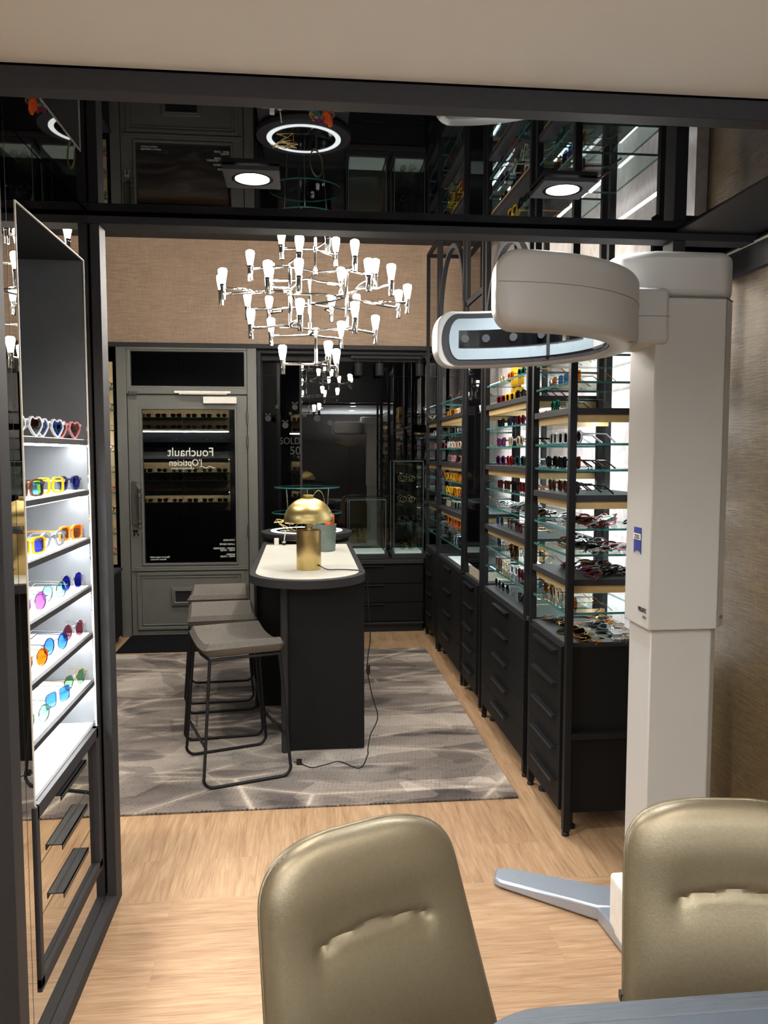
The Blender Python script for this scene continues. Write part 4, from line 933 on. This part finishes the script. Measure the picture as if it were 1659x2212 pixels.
# ================================================================ STOOLS
def stool(cx, cy, yaw, label):
    t = thing('bar_stool', label, 'bar stool', (cx, cy, .0115), yaw, 'bar stools at the counter', world=False)
    R_ = .0075; zt = .595
    for sv in (-1, 1):
        b = .045; pts = [(-.165, sv*.195, zt), (-.205, sv*.222, b+.01)]
        pts += [(-.207+b*(1-math.cos(a)), sv*.223, R_+b*(1-math.sin(a))) for a in [PI/2*k/5 for k in range(6)]]
        pts += [(.207-b*(1-math.cos(a)), sv*.223, R_+b*(1-math.sin(a))) for a in [PI/2*(1-k/5) for k in range(6)]]
        pts += [(.205, sv*.222, b+.01), (.165, sv*.195, zt)]
        build('leg_loop', MB().tube(pts, R_, 10), M_BLACKM, t)
    for su in (-1, 1):
        build('footrest', MB().tube([(su*.192, -.214, .19), (su*.192, .214, .19)], R_*.9, 8), M_BLACKM, t)
    pr = MB()
    for sv in (-1, 1): pr.tube([(-.165, sv*.195, zt), (.165, sv*.195, zt)], R_, 8)
    for su in (-1, 1): pr.tube([(su*.165, -.195, zt), (su*.165, 0, zt-.018), (su*.165, .195, zt)], R_, 8)
    build('seat_frame', pr, M_BLACKM, t)
    # upholstered saddle seat (lips raised at both ends)
    m = MB(); nu, nv = 20, 26; tops = []; bots = []
    def prof(v): return .052*abs(2*v-1)**2.2
    for j in range(nv+1):
        v = j/nv; y = -.225+.45*v
        e = max(0, 1-((abs(2*v-1)-.80)/.20)**2)**.5 if abs(2*v-1) > .80 else 1
        rt, rb = [], []
        for i in range(nu+1):
            u = i/nu; x = (-.185+.37*u); eu = min(1, (1-abs(2*u-1))*10)**.5 if abs(2*u-1) > .9 else 1
            q_ = abs(2*v-1); zt_ = .645+.043*q_**2.4; zb_ = .588+.020*q_; th = (zt_-zb_)/2*e*eu; zc = (zt_+zb_)/2
            rt.append(m.bm.verts.new((x, y, zc+th))); rb.append(m.bm.verts.new((x, y, zc-th)))
        tops.append(rt); bots.append(rb)
    for j in range(nv):
        for i in range(nu):
            m.face([tops[j][i], tops[j][i+1], tops[j+1][i+1], tops[j+1][i]]); m.face([bots[j][i], bots[j+1][i], bots[j+1][i+1], bots[j][i+1]])
    bmesh.ops.remove_doubles(m.bm, verts=m.bm.verts[:], dist=1e-5)
    me = build('seat', m, M_FAB, t)
    return t
stool(-.335, 3.83, math.radians(18), 'nearest grey upholstered bar stool on thin black frame, beside the counter front')
stool(-.462, 4.44, math.radians(7), 'middle grey upholstered bar stool, between the near and far stools')
stool(-.54, 5.06, math.radians(4), 'farthest grey upholstered bar stool, before the door')

# ================================================================ CHANDELIER
CXc, CYc = .075, 4.45
ch = thing('chandelier', 'large chrome branching chandelier with thirty glowing bulbs above the counter', 'chandelier', (CXc, CYc, 3.0))
Z1, Z2, Z3, Z4, Z5 = 2.672, 2.547, 2.405, 2.232, 2.045
RT_ = .0072; fr_ = MB()
def pol(r, deg, z): return Vector((CXc+r*math.cos(math.radians(deg)), CYc+r*math.sin(math.radians(deg)), z))
bulbs = []
def arm(a, b, lift=0): fr_.tube([a, b], RT_, 10)
ctr = lambda z: Vector((CXc, CYc, z))
fr_.tube([ctr(Z2), ctr(3.25)], .007, 12); fr_.tube([ctr(Z4), ctr(Z5)], .009, 12)
canopy = MB().lathe([(0, 0), (.06, 0), (.06, .03), (0, .03)], (CXc, CYc, 3.288), 32); canopy.tube([ctr(3.24), ctr(3.29)], .012)
for z in (Z1, Z5):
    for a in (177, 290, 50):
        e_ = pol(.185, a, z); fr_.tube([ctr(z), pol(.06, a, z), e_], RT_, 10); bulbs.append(e_)
for th in (220, 340, 100):
    fr_.tube([pol(.18, th, Z4), pol(.18, th, Z2)], .0095, 12)
    for z in (Z2, Z4):
        fr_.tube([ctr(z), pol(.18, th, z)], RT_, 10)
        for s_ in (-36, 36):
            e_ = pol(.355, th+s_, z); mid = pol(.24, th+s_*.42, z); fr_.tube([pol(.18, th, z), mid, e_], RT_, 10); bulbs.append(e_)
    for s_, zo in ((-1, .012), (1, -.012)):
        n1_ = pol(.32, th+s_*27, Z3+zo); fr_.tube([pol(.18, th, Z3+zo), pol(.24, th+s_*12, Z3+zo), n1_], RT_, 10)
        nx = pol(.18, (th+s_*120), Z3+zo)
        for q in (22, 40):
            e_ = pol(.515, th+s_*q, Z3+zo); k_ = pol(.40, th+s_*(27+(q-31)*.9), Z3+zo); fr_.tube([n1_, k_, e_], RT_, 10); bulbs.append(e_)
for a0 in (220, 340, 100): fr_.tube([pol(.18, a0, Z3), pol(.12, a0+60, Z3), pol(.18, a0+120, Z3)], RT_*.9, 8)
for z in (Z1, Z2, Z4, Z5): fr_.lathe([(0, -.012), (.013, -.012), (.013, .012), (0, .012)], (CXc, CYc, z), 16)
build('frame', fr_, M_CHROME, ch); build('canopy', canopy, M_CHROME, ch)
sock = MB().lathe([(0, -.058), (.0125, -.058), (.0135, -.056), (.0145, .008), (.0165, .010), (.0165, .022), (.0, .022)], (0, 0, 0), 18)
bul = MB().lathe([(.0125, .022), (.015, .035), (.0215, .07), (.0235, .088), (.022, .098), (.014, .103), (0, .104)], (0, 0, 0), 18)
so = build('socket', sock, M_CHROME, ch); bo = build('bulb', bul, M_BULB, ch)
so.data.transform(Matrix.Translation(ch.location)); bo.data.transform(Matrix.Translation(ch.location))
for k, p in enumerate(bulbs):
    s2, b2 = (so, bo) if k == 0 else (so.copy(), bo.copy())
    if k: COL.objects.link(s2); COL.objects.link(b2)
    for q in (s2, b2): q.parent = ch; q.location = p-Vector(ch.location)

# ================================================================ DOWNLIGHTS (passage)
for x, y, lab in ((-.133, 2.244, 'square recessed downlight left of centre in the black glossy ceiling'), (.742, 2.245, 'square recessed downlight above the measuring machine')):
    t = thing('ceiling_downlight', lab, 'downlight', (x, y, 2.31), group='downlights in the black ceiling')
    build('plate', MB().ringprism([(x+a*.075, y+b*.075) for a, b in ((-1, -1), (-.3, -1), (.3, -1), (1, -1), (1, -.3), (1, .3), (1, 1), (.3, 1), (-.3, 1), (-1, 1), (-1, .3), (-1, -.3))], [(x+.055*math.cos(t_), y+.055*math.sin(t_)) for t_ in [math.radians(d_) for d_ in (225, 252, 288, 315, 342, 18, 45, 72, 108, 135, 162, 198)]], 2.298, 2.309), M_CHAR, t)
    build('bezel', MB().lathe([(.047, 0), (.056, 0), (.056, .006), (.047, .006), (.047, 0)], (x, y, 2.298), 32), M_CAMBLK, t)
    build('lamp_disc', MB().lathe([(0, .003), (.046, .003), (.046, .006), (0, .006)], (x, y, 2.296), 32), M_DISC, t)
for x, y in ROOM:
    t = thing('room_downlight', 'recessed round downlight in the cream consulting room ceiling', 'downlight', (x, y, 2.345), group='downlights in the cream ceiling')
    build('lamp_disc', MB().lathe([(0, 0), (.045, 0), (.045, .004), (0, .004)], (x, y, 2.340), 24), M_DISC, t)

t = thing('added_fill_stand', 'added white bowl on a slim black pole around the unseen ceiling fill light', 'floor lamp', (.9, -1.3, 0))  # added, unseen stand built around the upward fill light
build('base', MB().lathe([(0, 0), (.15, 0), (.15, .02), (0, .02)], (.9, -1.3, 0), 32), M_BLACKM, t)
build('pole', MB().tube([(.9, -1.3, .02), (.9, -1.3, 1.69)], .012), M_BLACKM, t)
build('bowl', MB().lathe([(0, 1.69), (.12, 1.70), (.24, 1.75), (.28, 1.785), (.27, 1.785), (.23, 1.755), (.11, 1.708), (0, 1.70)], (.9, -1.3, 0), 40), M_WHITEP, t)
for k, (x, y) in enumerate(((-1.3, 3.9), (-1.1, 5.7), (.75, 5.6), (.75, 3.6))):
    t = thing('shop_downlight', 'round recessed downlight in the dark high ceiling over the rug', 'downlight', (x, y, 3.32), group='downlights in the dark shop ceiling')
    build('lamp_disc', MB().lathe([(0, 0), (.05, 0), (.05, .005), (0, .005)], (x, y, 3.314), 24), M_DISC, t)
# ================================================================ MEASURING MACHINE
mc = thing('measuring_machine', 'tall white centring machine with a curved camera arm on a white column', 'machine', (1.06, 2.2, 0))
foot1 = [(1.16, 2.42), (.975, 2.41), (.69, 2.66), (.64, 2.64), (.66, 2.575), (.955, 2.235), (.955, 2.165), (.66, 1.825), (.64, 1.76), (.69, 1.74), (.975, 1.99), (1.16, 1.98)]
m = MB(); zt = lambda x: .028 + max(0, min(1, (x-.64)/.34))*.03
def legpoly(pts):
    a = [m.bm.verts.new((*p, .004)) for p in pts]; b = [m.bm.verts.new((*p, zt(p[0]))) for p in pts]
    m.face(a[::-1]); m.face(b)
    for i in range(len(pts)): m.face([a[i], a[(i+1) % len(pts)], b[(i+1) % len(pts)], b[i]])
legpoly([(1.14, 2.47), (.985, 2.485), (.715, 2.705), (.675, 2.70), (.665, 2.64), (.68, 2.62), (.955, 2.40), (1.10, 2.36)]) if 0 else legpoly([(1.12, 2.50), (.99, 2.545), (.74, 2.72), (.69, 2.725), (.668, 2.665), (.685, 2.64), (.955, 2.415), (1.12, 2.38)])
legpoly([(1.12, 2.385), (.955, 2.415), (.972, 2.2), (.955, 1.985), (1.12, 2.015)])
legpoly([(1.12, 2.02), (.955, 1.985), (.685, 1.76), (.668, 1.735), (.69, 1.675), (.74, 1.68), (.99, 1.855), (1.12, 1.90)])
build('foot', m, M_FOOTG, mc, bevel=.008)
build('base_box', MB().prism([(.965, 2.06), (1.19, 2.06), (1.21, 2.1), (1.21, 2.34), (.965, 2.34)], .03, .215), M_WHITEP, mc, bevel=.012, bseg=4)
build('lower_column', MB().prism([(.968, 2.094), (1.146, 2.094), (1.182, 2.135), (1.182, 2.262), (.968, 2.24)], .05, 1.10), M_WHITE, mc, bevel=.004)
uc = [(.955, 2.08), (1.155, 2.08), (1.20, 2.13), (1.20, 2.275), (.958, 2.255)]
build('upper_column', MB().prism(uc, 1.055, 1.972), M_WHITE, mc, bevel=.004)
build('seam', MB().box(1.1545, 1.156, 2.0795, 2.083, 1.06, 1.97).prism([(p[0]+(.001 if p[0] > 1 else -.0004), p[1]-.0006) for p in uc], 1.972, 1.974), M_SEAMG, mc)
hd = MB(); hd.prism([(.86, 2.13), (.955, 2.08), (1.155, 2.08), (1.20, 2.13), (1.20, 2.275), (.86, 2.275)], 1.974, 2.098)
build('head', hd, M_WHITE, mc, bevel=.02, bseg=4)
ARM_Z0, ARM_Z1 = 1.832, 2.012
mt = MB(); mt.box(.84, .988, 2.068, 2.26, 1.845, 1.995)
build('arm_mount', mt, M_WHITE, mc, bevel=.012, bseg=3)
build('mount_seam', MB().box(.90, .9885, 2.0672, 2.07, 1.918, 1.9195), M_SEAMG, mc)
# curved arm: half ring, outer R .46, inner .385, centre (.47,2.2)
RCX, RCY, RO, RI = .475, 2.205, .445, .372
def arcpt(r, a): return (RCX + r*math.cos(a)*1.0, RCY + r*math.sin(a))
arm_ = MB(); NA = 56; angs = [-PI*.53*math.cos(PI*k/NA) for k in range(NA+1)]
def section(sc):   # rounded rect cross-section (radial t, z)
    w2, h2, c = (RO-RI)/2, (ARM_Z1-ARM_Z0)/2, .024
    zc = (ARM_Z0+ARM_Z1)/2; rc = (RO+RI)/2; out = []
    for (sx, sz, a0) in ((1, 1, 0), (-1, 1, PI/2), (-1, -1, PI), (1, -1, 1.5*PI)):
        cc = c if sx > 0 else .006
        for k in range(5):
            a = a0+PI/2*k/4; out.append((rc+(sx*(w2-cc)+cc*math.cos(a)), zc+(sz*(h2*sc-cc)+cc*math.sin(a))))
    return out
rings = []
EL = .055  # rounding of the ends
for a in angs:
    dist = min(a-angs[0], angs[-1]-a)*RO
    sc = 1.0
    if dist < EL: sc = .4+.6*math.sqrt(max(0, 1-(1-dist/EL)**2))
    rings.append([arm_.bm.verts.new((*arcpt(r, a), z)) for r, z in section(sc)])
for A_, B_ in zip(rings, rings[1:]):
    n = len(A_)
    for k in range(n): arm_.face([A_[k], A_[(k+1) % n], B_[(k+1) % n], B_[k]])
arm_.face(rings[0][::-1]); arm_.face(rings[-1])
build('curved_arm', arm_, M_WHITE, mc)
def arcstrip(mb, a0, a1, r0, r1, z0, z1, n=40, rnd_end=0, ring=None):
    for k in range(n):
        A0, A1 = [(a0+a1)/2-(a1-a0)/2*math.cos(PI*j_/n) for j_ in (k, k+1)]
        def zz(a):
            dd_ = min(a-a0, a1-a)*r0
            return (z1-z0)/2*(1-math.sqrt(max(0, 1-(1-dd_/rnd_end)**2))) if rnd_end and dd_ < rnd_end else 0
        q0, q1 = zz(A0), zz(A1)
        vs = [mb.bm.verts.new((*arcpt(r, a), z)) for a, q in ((A0, q0), (A1, q1)) for r in (r0, r1) for z in (z0+q, z1-q)]
        for q in ((0, 1, 5, 4), (2, 6, 7, 3), (0, 4, 6, 2), (1, 3, 7, 5)): mb.face([vs[i] for i in q])
        if k == 0: mb.face([vs[i] for i in (0, 2, 3, 1)])
        if k == n-1: mb.face([vs[i] for i in (4, 5, 7, 6)])
AE = PI*.53
m = MB(); arcstrip(m, -AE+.04, AE-.04, RI-.0035, RI+.002, ARM_Z0+.008, ARM_Z1-.008, rnd_end=.05, n=60)
build('inner_border', m, M_CHAR, mc)
m = MB(); arcstrip(m, -AE+.10, AE-.10, RI-.0055, RI-.0035, ARM_Z0+.024, ARM_Z1-.024, rnd_end=.034, n=60)
build('diffuser_panel', m, M_ARCPANEL, mc)
m = MB(); arcstrip(m, .25, AE-.19, RI-.0075, RI-.0055, ARM_Z0+.062, ARM_Z1-.062, n=40)
cs = sub(build('camera_strip', m, M_CAMBLK, mc))
for a in (AE-.24, AE-.43, AE-.68, AE-.95):
    lm = MB().lathe([(0, 0), (.011, 0), (.013, .003), (.013, .0065), (0, .0065)], (0, 0, 0), 20)
    p = arcpt(RI-.0072, a); lm.xf(Matrix.Translation((*p, (ARM_Z0+ARM_Z1)/2)) @ Matrix.Rotation(a, 4, 'Z') @ Matrix.Rotation(-PI/2, 4, 'Y'))
    build('camera_lens', lm, M_LENSD, cs)
m = MB(); arcstrip(m, .64, .67, RI-.008, RI-.005, ARM_Z0+.024, ARM_Z1-.024, n=3); build('divider', m, M_CHAR, mc)
m = MB(); arcstrip(m, -AE+.01, 0.1, RO-.0005, RO+.0007, (ARM_Z0+ARM_Z1)/2+.012, (ARM_Z0+ARM_Z1)/2+.0132, n=40)
m2 = m; build('arm_seam', m2, M_SEAMG, mc)
m = MB(); arcstrip(m, AE-.25, AE-.005, RO-.0005, RO+.0007, (ARM_Z0+ARM_Z1)/2-.01, (ARM_Z0+ARM_Z1)/2-.0088, n=10); build('arm_seam', m, M_SEAMG, mc)
# emblem and lettering on the left face of the column
em = MB(); y0_, y1_, z0_, z1_ = 2.142, 2.188, 1.262, 1.338
pts = [(y0_, z1_), (y1_, z1_), (y1_, z0_)] + [((y1_+y0_)/2+(y1_-y0_)/2*math.cos(PI*k/8), z0_+.010*math.sin(PI*k/8)) for k in range(1, 8)] + [(y0_, z0_)]
em.prism(pts, .9535, .9555, 'x'); eo = sub(build('emblem', em, M_BLUE, mc))
build('emblem_band', bx(.9525, .9540, y0_, y1_, 1.303, 1.320), M_WHITEP, eo)
text_mesh('ZEISS', .0165, M_CABLE, 'lettering', mc, (.9524, 2.165, 1.3055), (PI/2, 0, -PI/2), sx=.95, ext=.0003, offset=.0003)
text_mesh('VISUFIT', .019, M_CABLE, 'lettering', mc, (.9535, 2.122, 1.100), (PI/2, 0, -PI/2), sx=.85)
text_mesh('1000', .012, M_SEAMG, 'lettering', mc, (.9535, 2.108, 1.084), (PI/2, 0, -PI/2), sx=.9)
build('lock_slot', MB().lathe([(0, 0), (.010, 0), (.010, .002), (0, .002)], (0, 0, 0), 16).xf(Matrix.Translation((1.18, 2.105, 1.085)) @ Matrix.Rotation(.75, 4, 'Z') @ Matrix.Rotation(PI/2, 4, 'X') @ Matrix.Diagonal((1.3, .5, 1, 1))), M_SEAMG, mc)
build('under_button', MB().lathe([(0, 0), (.006, 0), (.006, .002), (0, .002)], (.83, 1.95, ARM_Z0-.001), 14), M_SEAMG, mc)

# ================================================================ CHAIRS AND DESK
def chair(cx, cy, yaw, label, wtop=.19, seed=0):
    """origin on the floor below the centre of the backrest; local -y faces the desk"""
    t = thing('leather_chair', label, 'chair', (cx, cy, 0), yaw, world=False, group='leather chairs at the desk')
    m = MB(); NU, NV = 56, 64
    ZB, ZT = .40, .878
    def surf(u, v, side):
        z = ZB+(ZT-ZB)*v
        w_ = .231 - .041*v                                   # half width, narrowing upward
        if v > .779:
            q = (v-.779)/.221; w_ *= (1-q**3.0)**(1/2.83) if q < 1 else 0
        x = w_*u
        y = (z-.807)*.332 - .021*abs(x/.231)**2*(.4+.6*(1-v))       # lean plus wrap towards the sitter
        th = .030*(1-abs(u)**7)**.5 if abs(u) < 1 else 0
        if v > .9: th *= max(0, 1-((v-.9)/.1)**3)**.5
        d = 0
        if side < 0:
            zc = .733-.012*(2*u)**2
            fade = 1 if abs(u) < .50 else math.exp(-((abs(u)-.50)/.06)**2)
            dz_ = z-zc; g = (math.exp(-(dz_/.005)**2)*.007 + (math.exp(-(dz_/.035)**2)*.004 if dz_ < 0 else math.exp(-(dz_/.05)**2)*.003))*fade
            pb = .010*(1-abs(u)**3)*math.exp(-((z-.62)/.08)**2) + .006*(1-abs(u)**3)*math.exp(-((z-.80)/.05)**2)
            d = g-pb
            # radial dimples at both ends of the crease
            for s_ in (-1, 1): d += .002*math.exp(-(((u-s_*.52)/.09)**2+((z-zc)/.02)**2))
        return Vector((x, y+side*th+d, z))
    F_, B_ = [], []
    for j in range(NV+1):
        v = 1-(1-j/NV)**1.6 if True else j/NV
        F_.append([m.bm.verts.new(surf(math.sin(PI/2*(2*i/NU-1)), v, -1)) for i in range(NU+1)])
        B_.append([m.bm.verts.new(surf(math.sin(PI/2*(2*i/NU-1)), v, 1)) for i in range(NU+1)])
    for j in range(NV):
        for i in range(NU):
            m.face([F_[j][i], F_[j][i+1], F_[j+1][i+1], F_[j+1][i]]); m.face([B_[j][i], B_[j+1][i], B_[j+1][i+1], B_[j][i+1]])
    for i in range(NU): m.face([F_[0][i], B_[0][i], B_[0][i+1], F_[0][i+1]])
    bmesh.ops.remove_doubles(m.bm, verts=m.bm.verts[:], dist=2e-5)
    bk = build('backrest', m, M_LEATHER, t); 
    for p in bk.data.polygons: p.use_smooth = True
    # stitching
    st = MB(); e = []
    for j in range(0, 90):
        v = j/90*.97
        for s_ in (-1, 1):
            p = surf(s_*.985, v, -.6); q = surf(s_*.985, v+.0055, -.6); st.tube([p, q], .0011, 4)
    build('stitching', st, P('pale_thread', '#a99d82', .8), bk)
    pp = MB(); pp.tube([surf(-1, v, 0) for v in [k/60*.998 for k in range(61)]] + [surf(1, 1-v, 0) for v in [.002+k/60*.998 for k in range(61)]], .0026, 6)
    build('piping', pp, M_LEATHER, bk)
    s = MB()
    def seat(u, v, sg): 
        x = (2*u-1)*.215*(1-.06*v); y = .0-.50*v+.0; ed = (1-abs(2*u-1)**6)**.5*(1-abs(2*v-1)**8)**.5
        return Vector((x, y-.14, .43+sg*.045*ed+.02*(2*u-1)**2))
    Fs = [[s.bm.verts.new(seat(i/20, j/20, 1)) for i in range(21)] for j in range(21)]; Bs = [[s.bm.verts.new(seat(i/20, j/20, -1)) for i in range(21)] for j in range(21)]
    for j in range(20):
        for i in range(20): s.face([Fs[j][i], Fs[j][i+1], Fs[j+1][i+1], Fs[j+1][i]]); s.face([Bs[j][i], Bs[j+1][i], Bs[j+1][i+1], Bs[j][i+1]])
    bmesh.ops.remove_doubles(s.bm, verts=s.bm.verts[:], dist=2e-5)
    build('seat', s, M_LEATHER, t)
    for sx in (-1, 1):
        for y0, y1 in ((-.20, -.14), (-.56, -.62)):
            build('leg', MB().tube([(sx*.16, y0, .40), (sx*.21, y1, .001)], [.013, .009], 12), M_BLACKM, t)
    build('fabric_tag', bx(-.222, -.212, -.10, -.085, .545, .56), M_DARKPANEL, t)
    return t
chair(.095, 1.362, .428, 'bronze leather chair left in front of the desk, nearer the room centre')
chair(.805, 1.391, -.134, 'bronze leather chair at the right, before the white machine column')
dk = thing('desk', 'dark grey wooden desk with a rounded corner, in the lower right corner', 'desk', (.9, .6, 0))
def rrect(x0, x1, y0, y1, r, n=10):
    pts = []
    for cx_, cy_, a0 in ((x1-r, y1-r, 0), (x0+r, y1-r, PI/2), (x0+r, y0+r, PI), (x1-r, y0+r, 1.5*PI)):
        pts += [(cx_+r*math.cos(a0+PI/2*k/n), cy_+r*math.sin(a0+PI/2*k/n)) for k in range(n+1)]
    return pts
o_, i_ = rrect(.20, 1.45, .25, 1.055, .14), rrect(.236, 1.414, .286, 1.019, .104)
build('rim', MB().ringprism(o_, i_, .722, .75), M_DESK, dk, bevel=.0015)
build('tabletop', MB().prism(i_, .72, .7485), M_DESKTOP, dk)
for x, y in ((.5, .45), (1.2, .45), (.5, .85), (1.2, .85)): build('leg', MB().tube([(x, y, .0), (x, y, .72)], .02, 12), M_BLACKM, dk)
for o in bpy.data.objects:
    if '_world' in o: del o['_world']
